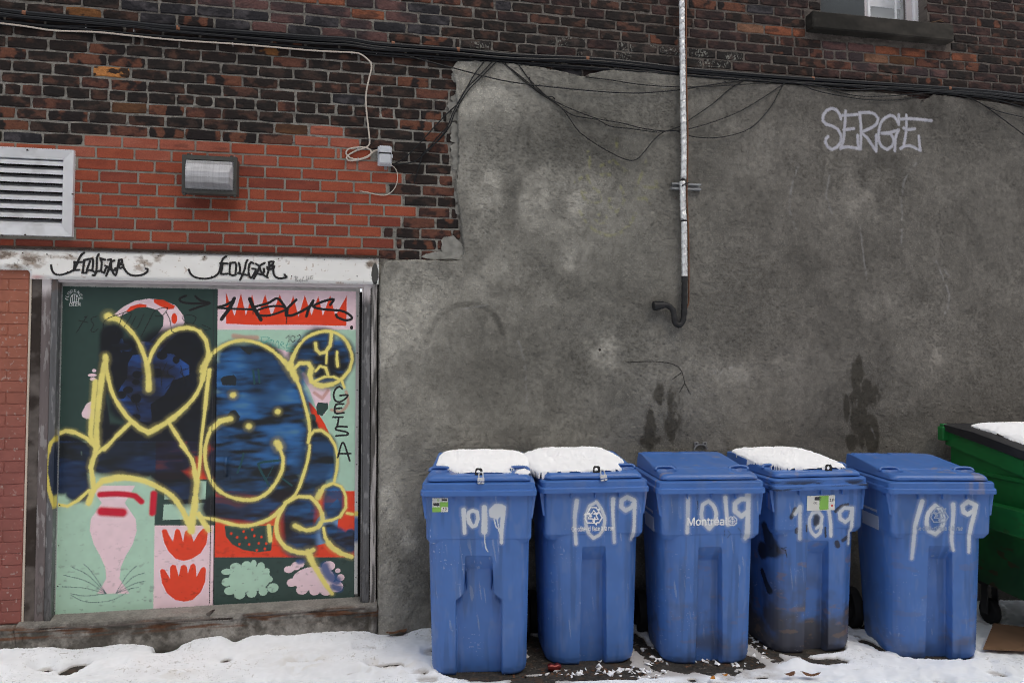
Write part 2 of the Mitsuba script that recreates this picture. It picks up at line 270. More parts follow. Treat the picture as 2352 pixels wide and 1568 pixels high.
Y(M4, [(-40, 600), (30, 630), (150, 650), (290, 690), (420, 700), (550, 665), (650, 610), (750, 500), (860, 445)], 5.5)
Y(M4, [(750, 500), (690, 600), (665, 700), (680, 800), (750, 890), (850, 930), (930, 940), (985, 910)], [6, 6, 6, 6.5, 7, 7, 7, 8]); Y(M4, [(860, 445), (960, 450), (1040, 540), (1070, 650), (1030, 710), (930, 740), (825, 700)], [6, 6, 6, 7.5, 6, 6.5, 8])
Y(M4, [(1025, 455), (1080, 360), (1160, 330), (1230, 360), (1270, 450), (1270, 540), (1220, 620), (1150, 650), (1075, 660)], [10, 6.5, 5, 4.5, 4.5, 5, 6]); Y(M4, [(1280, 590), (1330, 600)], 5); Y(M4, [(1075, 720), (1090, 800), (1150, 890), (1230, 940), (1320, 970)], [5, 6, 8, 8, 8])
Y(M4, [(940, 930), (970, 1000), (1020, 1090), (1080, 1190), (1150, 1290)], [11, 10, 8, 7, 6]); Y(M4, [(600, 700), (612, 830)], 7)
Y(M2, [(955, 1500), (970, 1440), (1010, 1395), (1070, 1390), (1140, 1440), (1190, 1520), (1205, 1570)], 5); Y(M4, [(1175, 0), (1197, 100), (1190, 220), (1170, 310)], 4.5)
Y(M2, [(800, 800), (850, 680), (930, 580), (1050, 525), (1160, 520), (1260, 570), (1320, 660), (1345, 770), (1320, 860), (1260, 930), (1170, 985), (1080, 1000), (1020, 985)], [7, 5, 4.5, 5, 5, 5, 6, 5, 5, 6, 9]); Y(M2, [(800, 800), (825, 900), (850, 940)], 10)
Y(M2, [(1160, 540), (1150, 640), (1110, 700), (1060, 712), (1025, 680), (1020, 625)], 5); Y(M2, [(1120, 700), (1115, 800)], 3.5); Y(M2, [(1210, 700), (1208, 760), (1216, 825)], [5, 4, 5.5]); Y(M2, [(1020, 870), (1060, 825), (1110, 840), (1130, 900)], 4.5)
Y(M2, [(820, 860), (880, 800), (960, 800), (985, 850), (970, 900), (985, 960), (1030, 985)], [6, 7, 8, 8, 8, 9, 8]); Y(M2, [(1010, 960), (1100, 920), (1180, 920), (1250, 950), (1275, 1015)], 4)
for q in ((290, 1080), (430, 1357), (685, 1226)): Y(M2, [q, (q[0] + 3, q[1])], 8.5)
FS = []                                   # the dark and blue fill, soft edged
def Fl(m, pts, r): FS.extend(S(m, pts, r, .5))
Fl(M1, [(660, 560), (650, 980)], 26); Fl(M1, [(780, 720), (800, 1150)], 40); Fl(M1, [(900, 850), (960, 1270)], 45); Fl(M1, [(1110, 680), (1050, 1200)], 50); Fl(M1, [(1300, 620), (1330, 900)], 44); Fl(M1, [(1390, 760), (1230, 1100)], 28)
Fl(M3, [(190, 40), (210, 330)], 27); Fl(M1, [(230, 1470), (400, 1540)], 12); Fl(M3, [(300, 60), (330, 400)], 22); Fl(M3, [(560, 90), (1230, 100)], 38); Fl(M3, [(560, 160), (950, 190)], 24); Fl(M3, [(1080, 200), (1280, 400)], 32); Fl(M1, [(640, 1440), (1000, 1500)], 28); Fl(M1, [(1000, 1490), (1420, 1330)], 32); Fl(M1, [(1430, 1080), (1400, 1540)], 24)
Fl(M1, [(540, 1000), (600, 1400)], 12); Fl(M3, [(340, 130), (390, 420)], 18); Fl(M3, [(430, 20), (430, 200)], 12); Fl(M2, [(990, 1350), (1000, 1520)], 14); Fl(M4, [(985, 10), (965, 250)], 18); Fl(M4, [(930, 330), (900, 410)], 14)
Fl(M2, [(300, 770), (580, 770)], 40); Fl(M2, [(250, 920), (740, 940)], 50); Fl(M2, [(240, 1200), (780, 1180)], 52); Fl(M2, [(250, 1440), (800, 1440)], 52); Fl(M4, [(200, 150), (800, 130)], 45); Fl(M4, [(240, 330), (760, 330)], 34); Fl(M4, [(120, 540), (520, 570)], 27); Fl(M4, [(540, 540), (720, 440)], 24)
Fl(M2, [(1060, 1480), (1100, 1560)], 22); Fl(M4, [(1080, 0), (1090, 220)], 26); Fl(M4, [(1050, 260), (960, 420)], 20); Fl(M2, [(950, 740), (1200, 740)], 44); Fl(M2, [(1050, 650), (1140, 850)], 44); Fl(M4, [(860, 560), (870, 840)], 40); Fl(M4, [(1160, 430), (1160, 560)], 22); Fl(M4, [(1130, 760), (1300, 860)], 22); Fl(M4, [(1250, 900), (1310, 780)], 14)
BL = S(M4, [(1080, 1060), (1110, 1130), (1190, 1180)], 11, .5) + S(M4, [(860, 1010), (900, 1000)], 6, .5) + S(M4, [(1160, 1230), (1210, 1250)], 8, .5)
RS = S(M3, [(545, 428), (700, 422), (850, 440), (905, 490)], 6.5) + S(M3, [(560, 575), (740, 585)], 10) + S(M3, [(1012, 420), (1000, 590)], 7)
PK = S(M2, [(1130, 1040), (1080, 1110), (1010, 1060)], 4) + S(M2, [(1290, 1050), (1310, 1150), (1240, 1230), (1160, 1210)], 3.5) + S(M2, [(300, 560), (400, 575), (500, 575)], 6)
PG = dict(green=(.026, .056, .048), mint=(.40, .60, .47), pink=(.80, .60, .65), red=(.74, .05, .012), lblue=(.16, .28, .5), deep=(.018, .03, .03))
def P(m, *pts): return [m(*q) for q in pts]
POLYS = [('mint', P(M0, (100, 1013), (358, 1013), (352, 1410), (100, 1412))), ('red', P(M0, (358, 1013), (495, 1013), (495, 1100), (357, 1100))), ('pink', P(M0, (355, 1206), (495, 1206), (495, 1410), (352, 1410))),
 ('pink', P(M0, (499.5, 640), (830, 640), (830, 757), (499, 757))), ('mint', P(M0, (499, 757), (830, 757), (830, 1127), (495, 1127))), ('red', P(M0, (495, 1127), (830, 1127), (830, 1279), (493, 1279))),
 ('pink', P(M1, (680, 365), (760, 300), (860, 250), (980, 230), (1100, 240), (1220, 290), (1290, 380), (1300, 440), (1240, 540), (1150, 620), (1080, 700), (990, 770), (930, 740), (910, 610), (990, 608), (1060, 540), (1110, 470), (1115, 390), (1060, 330), (970, 305), (880, 310), (780, 360), (720, 390))),
 ('red', P(M1, (780, 345), (820, 300), (900, 275), (965, 285), (960, 305), (880, 310), (800, 350))), ('red', P(M1, (1028, 235), (1110, 240), (1215, 295), (1200, 320), (1150, 325), (1080, 295), (1030, 265))),
 ('pink', P(M1, (840, 730), (1000, 700), (1200, 720), (1340, 820), (1340, 900), (1200, 950), (1120, 1080), (1000, 1160), (1010, 1330), (850, 1300), (740, 1220), (690, 1100), (740, 1000), (790, 930), (800, 800))),
 ('pink', P(M1, (480, 1130), (430, 1160), (410, 1200), (388, 1240), (395, 1270), (430, 1290), (500, 1295), (500, 1135))),
 ('mint', P(M3, (1100, 320), (1470, 310), (1465, 470), (1105, 470))), ('mint', P(M3, (1100, 515), (1470, 500), (1470, 640), (1090, 650))),
 ('red', P(M3, (1082, 745), (1100, 727), (1125, 735), (1150, 790), (1180, 838), (1200, 740), (1215, 724), (1240, 740), (1268, 838), (1285, 750), (1310, 735), (1335, 760), (1360, 840), (1400, 770), (1440, 725), (1475, 725), (1483, 780), (1470, 860), (1420, 940), (1340, 990), (1270, 1005), (1200, 985), (1140, 920), (1105, 850))),
 ('red', P(M3, (1067, 1090), (1085, 1073), (1110, 1085), (1155, 1160), (1155, 1060), (1175, 1037), (1205, 1045), (1230, 1140), (1250, 1050), (1275, 1037), (1300, 1055), (1310, 1115), (1335, 1040), (1360, 1027), (1378, 1050), (1385, 1145), (1425, 1070), (1450, 1055), (1468, 1080), (1460, 1190), (1420, 1280), (1350, 1345), (1280, 1360), (1200, 1345), (1130, 1290), (1085, 1200))),
 ('pink', P(M3, (470, 350), (850, 350), (800, 440), (760, 500), (800, 560), (855, 640), (865, 740), (830, 860), (770, 960), (725, 1060), (715, 1160), (760, 1230), (800, 1290), (520, 1290), (560, 1230), (600, 1160), (590, 1060), (545, 960), (490, 860), (455, 740), (465, 640), (520, 560), (560, 500), (515, 440))),
 ('red', P(M2, (230, 180), (305, 385), (362, 185), (405, 378), (460, 193), (505, 405), (575, 193), (632, 388), (705, 193), (765, 385), (823, 202), (870, 395), (925, 198), (985, 378), (1045, 208), (1085, 382), (1150, 200), (1195, 385), (1297, 203), (1292, 470), (850, 460), (500, 463), (230, 450))),
 ('pink', P(M2, (660, 665), (760, 690), (815, 715), (840, 780), (780, 780))), ('pink', P(M2, (880, 900), (920, 870), (1000, 1000), (1150, 1020), (1155, 1120), (1100, 1250), (1050, 1265), (1020, 1180), (960, 1020))),
 ('red', P(M2, (955, 1130), (1010, 1190), (1100, 1330), (1150, 1440), (1050, 1380), (975, 1230))), ('green', P(M2, (1040, 1145), (1130, 1150), (1130, 1200), (1080, 1265), (1035, 1250), (1025, 1190))),
 ('green', P(M4, (215, 700), (225, 790), (280, 860), (380, 910), (500, 930), (620, 915), (640, 700))),
 ('lblue', P(M4, (750, 590), (800, 520), (880, 490), (970, 510), (965, 570), (920, 625), (850, 635))), ('lblue', P(M4, (965, 750), (1020, 640), (1100, 560), (1200, 460), (1220, 520), (1190, 760), (1100, 850), (1020, 870), (975, 870)))]
OVER = [P(M2, (180, 940), (210, 915), (300, 903), (322, 930), (318, 995), (200, 995)), P(M2, (240, 1260), (270, 1220), (310, 1210), (355, 1270), (340, 1310), (260, 1345)), P(M2, (345, 655), (470, 655), (450, 720), (425, 722))]
BASER = [P(M0, (495, 1279), (830, 1279), (830, 1420), (493, 1420))]
ELL = [('red', M1, 1208, 405, 25, 48), ('red', M1, 990, 700, 32, 38), ('red', M1, 1110, 638, 25, 24), ('green', M1, 1100, 730, 45, 40), ('green', M1, 1225, 770, 30, 35), ('deep', M1, 800, 1035, 42, 32), ('deep', M1, 740, 1080, 40, 35), ('deep', M1, 870, 1110, 45, 42), ('deep', M1, 880, 900, 40, 35), ('deep', M1, 870, 965, 35, 25), ('deep', M1, 1060, 885, 40, 42), ('deep', M1, 870, 1275, 40, 30),
 ('lblue', M1, 735, 640, 75, 18), ('lblue', M1, 742, 640, 18, 62), ('lblue', M1, 790, 672, 45, 24), ('pink', M1, 500, 865, 18, 15), ('pink', M1, 485, 905, 38, 15), ('pink', M1, 492, 940, 28, 15), ('green', M2, 990, 1290, 35, 45)] + \
 [('red', M4, x, y, 12, 13) for x, y in ((380, 750), (455, 733), (323, 800), (400, 803), (473, 787), (535, 797), (343, 860), (428, 862), (512, 852), (577, 855), (495, 912), (565, 900), (272, 768))] + \
 [('mint', M4, *q) for q in ((430, 1165, 185, 120), (235, 1100, 50, 28), (310, 1060, 50, 40), (405, 1050, 45, 45), (468, 1030, 25, 35), (530, 1060, 35, 45), (580, 1100, 28, 35), (600, 1165, 35, 30), (635, 1240, 50, 42), (550, 1270, 40, 40), (450, 1285, 45, 42), (345, 1295, 50, 45), (260, 1265, 50, 38), (230, 1190, 42, 38))] + \
 [('pink', M4, *q) for q in ((990, 1160, 190, 110), (775, 1080, 45, 32), (835, 1050, 45, 38), (880, 1030, 30, 35), (1120, 1050, 60, 45), (1200, 1090, 25, 22), (1225, 1150, 35, 32), (1190, 1230, 60, 50), (1100, 1260, 60, 50), (1000, 1265, 50, 42), (890, 1255, 55, 45), (800, 1195, 45, 38))]
XSEAM = (WX(498, 662, DY) + WX(491, 1388, DY)) / 2
ZMID = WZ(300, 1013, DY)
def mural_fn(leaf, gloss=False):
    x_of = lambda pts: np.mean([q[0] for q in pts])
    mine = lambda xm: (xm < XSEAM) == (leaf == 0)
    polys = [(k, pts) for k, pts in POLYS if mine(x_of(pts))]
    ells = [(k, m(x, y), a / 3.82 * PXM, b / 3.82 * PXM) for k, m, x, y, a, b in ELL if mine(m(x, y)[0])]
    near = lambda segs, pad: [s for s in segs if (min(s[0], s[2]) - pad * s[4] < XSEAM if leaf == 0 else max(s[0], s[2]) + pad * s[4] > XSEAM)]
    ys, fs, bl, rs, pk = near(YS, 2), near(FS, 2), near(BL, 2), near(RS, 2), near(PK, 2)
    def fn(p, n, uv):
        x, z = p.x, p.z
        c = mi.Color3f(*PG['green'])
        for k, pts in polys: c = dr.select(poly_in(x, z, pts), mi.Color3f(*PG[k]), c)
        for k, q, a, b in ells: c = dr.select(ell(x, z, q, a, b) < 1, mi.Color3f(*PG[k]), c)
        c = c * (.93 + .12 * fbm(x * 25, z * 25, 3., 3))
        c = mix(c, c * .45, .6 * smoothstep(.66, .8, fbm(x * 35, z * 60, 7., 3)) * smoothstep(.9, .3, z))
        if rs: c = mix(c, (.55, .008, .03), smoothstep(1.5, .6, dr.sqrt(seg_min(x, z, rs))))
        if pk: c = mix(c, (.5, .22, .16), .7 * smoothstep(1.6, .4, dr.sqrt(seg_min(x, z, pk))))
        if bl: c = mix(c, (.03, .08, .24), .9 * smoothstep(1.7, .5, dr.sqrt(seg_min(x, z, bl)) + .5 * (fbm(x * 20, z * 20, 2., 2) - .5)))
        f = dr.sqrt(seg_min(x, z, fs)) if fs else mi.Float(9)
        cover = smoothstep(1.28, .78, f + .2 * (fbm(x * 9, z * 9, 4., 3) - .5))
        L = lum(c)
        streak = fbm(x * 4, z * 13, 6., 4) * .72 + .28 * fbm(x * 9, z * 44, 9., 2); deepz = smoothstep(.36, .56, fbm(x * 3.4, z * 3.4, 14., 3))
        blue = smoothstep(.3, .66, streak) * (smoothstep(.06, .42, L) * 1.1 + (.02 if leaf == 0 else .06)) * ((.3 if leaf == 0 else .42) + (.7 if leaf == 0 else .58) * deepz) * ((.22 + .78 * smoothstep(ZMID - .01, ZMID + .01, z)) if leaf == 0 else 1.)
        ink = mix((.005, .0065, .010), (.014, .075, .30) if leaf == 0 else (.022, .112, .31), blue)
        ink = mix(ink, (.09, .22, .32), .7 * smoothstep(.60, .78, streak) * smoothstep(.2, .5, L) * deepz * (.25 if leaf == 0 else 1.))
        ink = mix(ink, (.16, .03, .008), .5 * smoothstep(.5, .3, L) * smoothstep(.19, .26, c.x) * smoothstep(.55, .7, streak))
        c = mix(c, ink, cover * .992)
        if leaf:
            for pts in OVER: c = dr.select(poly_in(x, z, pts), mi.Color3f(.014, .022, .028), c)
        g = dr.sqrt(seg_min(x, z, ys)) + .26 * (noise(x * 230, z * 230, 3.) - .5) + .10 * (noise(x * 60, z * 60, 1.) - .5)
        c = mix(c, c * .25 + mi.Color3f(.01, .012, .02), .75 * smoothstep(3.0, 1.1, g) * smoothstep(1.6, 1.0, f))
        return mix(c, (.80, .70, .20), dr.clip(dr.maximum(1.05 * smoothstep(1.3, .5, g), .14 * smoothstep(2.2, 1.1, g)) * (.82 + .3 * fbm(x * 16, z * 16, 21., 2)), 0, 1))
    return fn
mat('door_print_left', proc(mural_fn(0)), .45, .5)
mat('door_print_right', proc(mural_fn(1)), .45, .5)

# -- simple paints, metals
def grime(c, amp=.3, f=20., dark=(.05, .045, .04), k=.4, lo=.6):
    return lambda p, n, uv: mix(mi.Color3f(*c) * (1 - amp / 2 + amp * fbm(p.x * f, p.y * f + p.z * f * .6, p.z * f, 3)), dark, k * smoothstep(lo, lo + .2, fbm(p.x * 9 + p.y * 7, p.z * 9, 4., 4)))
FASR = [(WX(x, y), WZ(x, y), a * PXM, b * PXM, k) for x, y, a, b, k in ((10, 585, 40, 16, 1.), (75, 600, 40, 24, .9), (40, 612, 30, 12, .8), (150, 590, 60, 12, .8), (230, 600, 60, 12, .45), (330, 605, 28, 30, .8), (365, 592, 25, 16, .8), (470, 595, 14, 12, .7), (850, 607, 18, 14, .9), (862, 600, 10, 20, .8), (660, 600, 14, 8, .5), (90, 650, 12, 4, 0.))]
def fascia_fn(p, n, uv):
    x, z = p.x, p.z
    c = mi.Color3f(.79, .785, .76) * (.92 + .14 * fbm(x * 8, z * 20, 2., 3))
    d = mi.Float(0)
    for cx, cz, a, b, k in FASR: d = dr.maximum(d, k * dr.exp(-ell(x, z, (cx, cz), a, b)))
    g = fbm(x * 30, z * 45, 3., 4)
    c = mix(c, (.30, .24, .19), .75 * smoothstep(.42, .8, d + .8 * (g - .5)))
    c = mix(c, (.12, .085, .06), .8 * smoothstep(.72, 1.0, d + .9 * (fbm(x * 70, z * 70, 6., 3) - .5)))
    c = mix(c, (.35, .2, .1), .5 * smoothstep(.75, .84, noise(x * 55, z * 55, 9.)) * smoothstep(.62, .7, noise(x * 140, z * 140, 2.)))
    c = mix(c, (.62, .22, .2), .6 * dr.exp(-ell(x, z, (WX(88, 637), WZ(88, 637)), .035, .012)))
    return mix(c, (.055, .055, .05), smoothstep(1.2, .9, ell(x, z, (WX(861, 630), WZ(861, 630)), .021, .068) + .4 * (g - .5)))
mat('fascia_paint', proc(fascia_fn), .5, .45)
mat('lintel_steel', proc(grime((.035, .022, .017), .5, 30, (.09, .04, .02), .4)), .7, .4)
mat('black_ink', (.012, .012, .013), .5, .4); mat('grey_ink', (.16, .15, .15), .7, .3); mat('teal_ink', (.06, .33, .27), .6, .3); mat('white_print', (.80, .80, .80), .6, .3); mat('green_ink', (.02, .07, .08), .6, .3); mat('mint_ink', (.45, .55, .52), .6, .3); mat('faint_print', (.30, .36, .48), .6, .3)
YF = [(WX(a[0], a[1]), WZ(a[0], a[1]), WX(b[0], b[1]), WZ(b[0], b[1]), 4.2 * PXM) for a, b in zip([(150, 992), (132, 1000), (117, 1018), (108, 1050), (106, 1085), (112, 1118), (118, 1140)], [(132, 1000), (117, 1018), (108, 1050), (106, 1085), (112, 1118), (118, 1140), (126, 1165)])]
YR = [(WX(a[0], a[1]), WZ(a[0], a[1]), WX(b[0], b[1]), WZ(b[0], b[1]), 5 * PXM) for a, b in zip([(800, 1178), (815, 1186)], [(815, 1186), (822, 1200)])]
def frame_fn(base, lo, seed, yellow=False, top=None):
    def fn(p, n, uv):
        x, z = p.x, p.z
        a = fbm(x * 30 + p.y * 30, z * 3 + seed, seed, 4); b = fbm(x * 60 + p.y * 50, z * 14, seed + 3, 3)
        c = mi.Color3f(*base) * (.6 + .75 * a)
        c = mix(c, (.42, .42, .42), .35 * smoothstep(.6, .75, b)); c = mix(c, (.14, .065, .03), .6 * smoothstep(.58, .75, fbm(x * 20, z * 9, seed + 8, 4)) * smoothstep(lo, lo + .35, z))
        if top is not None: c = mix(c, (.58, .54, .55), smoothstep(top, top + .1, z + .05 * (b - .5)))
        c = mix(c, (.03, .027, .024), .6 * smoothstep(.7, .2, z) * smoothstep(.4, .6, b))
        if yellow:
            g = dr.sqrt(seg_min(x, z, YF)) + .4 * (noise(x * 200, z * 200, 3.) - .5)
            inside = smoothstep(1.1, .7, dr.sqrt(ell(x, z, (WX(150, 1080), WZ(150, 1080)), 43 * PXM, 85 * PXM)))
            c = mix(c, (.008, .02, .05), .85 * inside); c = mix(c, (.70, .58, .12), .95 * smoothstep(1.4, .6, g))
        return c
    return fn
mat('frame_metal', proc(frame_fn((.12, .12, .125), 1.9, 1., True)), .42, .5, metallic=.35)
mat('frame_right', proc(frame_fn((.12, .12, .125), 1.9, 6., False, 2.02)), .42, .5, metallic=.35)
mat('frame_mauve', proc(frame_fn((.12, .098, .098), 3.5, 3., False, 2.02)), .5, .5)
mat('rust_strip', proc(grime((.10, .085, .078), .9, 26, (.022, .015, .012), .9, .45)), .8, .3)
mat('weathered_wood', proc(lambda p, n, uv: mix((.10, .095, .09), (.40, .38, .37), smoothstep(.35, .7, fbm(p.x * 70, p.z * 6, 2., 4)))), .9, .2)
def alu_fn(p, n, uv):
    c = mi.Color3f(.50, .50, .49) * (.8 + .35 * fbm(p.x * 40, p.z * 7, 1., 3))
    b = dr.exp(-ell(p.z, p.x, (WZ(815, 1215, DY), WX(815, 1215, DY)), .10, .08)); y = dr.exp(-ell(p.z, p.x, (WZ(815, 1178, DY), WX(815, 1178, DY)), .02, .06))
    c = mix(c, (.03, .09, .24), .9 * smoothstep(.4, .7, b))
    return mix(c, (.70, .58, .12), .9 * smoothstep(.4, .7, y))
mat('alu_trim', proc(alu_fn), .35, .5, metallic=.6)
mat('cream_edge', (.5, .43, .36), .7); mat('dark_gap', (.012, .012, .012), .9); mat('screw_steel', (.35, .35, .35), .35, metallic=.8)
mat('louvre_metal', proc(grime((.74, .75, .77), .2, 14, (.3, .28, .25), .25, .62)), .38, .5, metallic=.35)
mat('lamp_case', proc(grime((.045, .045, .04), .4, 30, (.11, .10, .09), .3)), .5, .5)
mat('lamp_lens', proc(lambda p, n, uv: mi.Color3f(.24, .24, .25) * (1 + .75 * smoothstep(2.832, 2.828, p.z)) * (1 - .3 * smoothstep(2.752, 2.748, p.z)) * (.75 + .5 * fbm(p.x * 14, p.z * 60, 3., 3)) * (.88 + .24 * noise(p.x * 330, 2.))), .22, .6, proc(lambda p, n, uv: .5 + .5 * dr.sin(p.x * 700)), .002, clearcoat=.6)
mat('box_plastic', proc(grime((.50, .52, .55), .15, 20, (.3, .3, .3), .2)), .5, .5)
mat('cable_black', (.0055, .006, .008), .38, .35); mat('cable_thin', (.007, .0075, .009), .55, .3); mat('cable_cream', (.50, .44, .38), .55, .4); mat('tape_orange', (.22, .085, .04), .6); mat('clip_zinc', (.5, .5, .5), .35, metallic=.7)
def foil_bump(p, n, uv): return 1.6 * fbm(p.x * 60 + p.y * 60, p.z * 32, 3., 4) + .5 * smoothstep(.06, .0, dr.abs(((p.z * 19 + .35 * noise(p.x * 90, p.y * 90) + .4 * noise(p.z * 5)) - dr.floor(p.z * 19 + .35 * noise(p.x * 90, p.y * 90) + .4 * noise(p.z * 5))) - .5))
mat('foil', proc(lambda p, n, uv: mi.Color3f(.86, .86, .86) * (.78 + .3 * fbm(p.x * 50, p.z * 26, p.y * 50, 3))), .32, .5, proc(foil_bump), .012, metallic=.4)
mat('copper', proc(grime((.22, .095, .052), .4, 30, (.08, .045, .03), .6)), .4, .5, metallic=.6); mat('rubber_black', proc(grime((.013, .013, .014), .5, 40, (.04, .04, .04), .3)), .62, .4); mat('galv', proc(grime((.34, .35, .36), .4, 30)), .4, .5, metallic=.6)
def conc_fn(p, n, uv):
    a = fbm(p.x * 6, p.z * 9 + p.y * 7, 1., 4); b = fbm(p.x * 28, p.z * 28 + p.y * 22, 4., 4)
    c = mix((.085, .078, .068), (.27, .255, .235), smoothstep(.34, .66, .6 * a + .4 * b))
    c = mix(c, (.20, .19, .175), smoothstep(.17, .235, p.z) * .8)
    c = mix(c, (.13, .055, .027), .85 * smoothstep(.5, .66, fbm(p.x * 5, p.z * 50, 7., 4)) * smoothstep(.05, .02, dr.abs(p.z - .165)))
    c = mix(c, (.03, .027, .022), .75 * smoothstep(.09, .02, p.z + .06 * (a - .5)))
    return c * (.75 + .5 * noise(p.x * 130, p.z * 130, p.y * 130))
mat('concrete', proc(conc_fn), .93, .25, proc(lambda p, n, uv: fbm(p.x * 30, p.z * 30, p.y * 30, 5)), .02)
mat('sill_stone', proc(lambda p, n, uv: mix(mi.Color3f(.016, .0145, .012), mi.Color3f(.05, .044, .037), smoothstep(.35, .75, fbm(p.x * 3.2, p.z * 7, 2., 4)) ) * (.8 + .4 * noise(p.x * 90, p.z * 90, p.y * 60))), .85, .3, proc(lambda p, n, uv: fbm(p.x * 25, p.z * 25, p.y * 25, 4)), .006)
mat('window_frame', (.80, .80, .82), .4, .5); mat('window_screen', proc(lambda p, n, uv: mi.Color3f(.075, .085, .092) * (.9 + .2 * cell_rand(p.x * 500, p.z * 500))), .8, .3); mat('room_dark', (.10, .12, .12), .9); mat('blind', (.42, .43, .40), .8)
scene['pane_glass'] = {'type': 'thindielectric', 'int_ior': 1.5}
def snow_fn(p, n, uv):
    a = fbm(p.x * 7, p.y * 7, 3., 4)
    c = mi.Color3f(.80, .825, .86) * (.93 + .12 * a) * (.94 + .1 * fbm(p.x * 40, p.y * 40, 8., 3)); c = mix(c, (.28, .25, .22), .5 * smoothstep(.80, .86, noise(p.x * 120, p.y * 120, 2.)) * smoothstep(.5, .65, fbm(p.x * 4, p.y * 5, 6., 3)))
    for x, y, r, k in FOOT: c = mix(c, (.58, .54, .47), k * dr.exp(-ell(p.x, p.y, (x, y), r * 1.1, r)) * smoothstep(.42, .62, fbm(p.x * 22, p.y * 22, 1., 3)))
    return mix(c, (.30, .27, .24), .75 * smoothstep(.014, .001, p.z + .0185 * dr.clip(p.x - .55, 0, 4)))
FOOT = [(*G(697, 1515, .04), .09, .9), (*G(895, 1520, .04), .10, .9), (*G(650, 1490, .04), .05, .4), (*G(400, 1545, .04), .10, .35)]
mat('snow', proc(snow_fn), .75, .35, proc(lambda p, n, uv: fbm(p.x * 45, p.y * 45, p.z * 45, 4)), .006, sheen=.2)
mat('snow_cap', proc(lambda p, n, uv: mi.Color3f(.88, .885, .90) * (.97 + .05 * fbm(p.x * 20, p.y * 20, 3., 3))), .75, .35, proc(lambda p, n, uv: fbm(p.x * 70, p.y * 70, p.z * 70, 4)), .006, sheen=.2)
def asphalt_fn(p, n, uv):
    d1, d2, w = voronoi(p.x * 90, p.y * 90)
    c = mi.Color3f(.035, .031, .027) * (.5 + 1. * fbm(p.x * 12, p.y * 12, 2., 4)) * (.7 + .6 * w)
    c = mix(c, (.07, .042, .026), .6 * smoothstep(.58, .7, fbm(p.x * 26, p.y * 26, 8., 3)))
    return mix(c, (.16, .14, .12), .6 * smoothstep(.80, .88, noise(p.x * 60, p.y * 90, 5.)) * smoothstep(.45, .6, fbm(p.x * 7, p.y * 7, 3., 3)))
mat('asphalt', proc(asphalt_fn), .75, .4, proc(lambda p, n, uv: fbm(p.x * 60, p.y * 60, 1., 4)), .02)
def blue_fn(p, n, uv): return mi.Color3f(.054, .146, .42) * (.88 + .2 * fbm(p.x * 8, p.y * 8, p.z * 8, 3))
BLUE_BUMP = lambda p, n, uv: noise(p.x * 420, p.y * 420, p.z * 420)
BLUEP = dict(rough=.42, spec=.45)
def lid_fn(p, n, uv):
    c = blue_fn(p, n, uv); g = fbm(p.x * 16, p.y * 5, p.z * 10, 4)
    c = mix(c, (.16, .20, .32), .20 * smoothstep(.54, .74, g))
    return mix(c, (.30, .24, .19), .4 * smoothstep(.72, .8, fbm(p.x * 9, p.y * 14, 3., 4)))
mat('bin_lid_blue', proc(lid_fn), .27, .5, proc(BLUE_BUMP), .0006)
def rim_dirty_fn(p, n, uv):
    c = lid_fn(p, n, uv)
    return mix(c, (.015, .015, .018), .85 * smoothstep(.5, .68, fbm(p.x * 9, p.y * 9, p.z * 40, 4)) * smoothstep(1.0, .965, p.z))
mat('bin_rim_dirty', proc(rim_dirty_fn), .45, .45)
mat('wheel_rubber', (.014, .014, .015), .7, .3); mat('lock_steel', proc(grime((.66, .67, .68), .3, 60)), .35, .5, metallic=.35); mat('lock_bumper', (.03, .08, .25), .5); mat('hasp_black', (.010, .010, .011), .35, .5)
mat('label_white', (.66, .66, .62), .5); mat('label_green', (.22, .46, .08), .5); mat('label_black', (.03, .03, .035), .5); mat('label_red', (.6, .05, .05), .5)
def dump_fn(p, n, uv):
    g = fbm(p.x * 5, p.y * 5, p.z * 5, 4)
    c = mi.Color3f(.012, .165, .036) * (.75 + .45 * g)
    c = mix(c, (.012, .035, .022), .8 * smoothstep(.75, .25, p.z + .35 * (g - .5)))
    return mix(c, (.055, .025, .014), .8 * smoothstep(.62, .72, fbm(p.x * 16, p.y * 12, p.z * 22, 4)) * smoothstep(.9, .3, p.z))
mat('dumpster_green', proc(dump_fn), .42, .5); mat('dumpster_lid', proc(grime((.018, .018, .02), .4, 12, (.05, .05, .05), .3)), .5, .45)
mat('opposite_wall', proc(grime((.17, .12, .10), .4, 6)), .9, .2)
mat('cardboard', proc(lambda p, n, uv: mi.Color3f(.17, .10, .06) * (.85 + .3 * fbm(p.x * 30, p.y * 12, 2., 3))), .9, .2); mat('leaf_brown', (.13, .06, .03), .8); mat('leaf_orange', (.45, .17, .02), .7); mat('paper', (.6, .6, .6), .8); mat('can_red', (.12, .012, .010), .3, metallic=.5); mat('twig', (.12, .07, .04), .9)
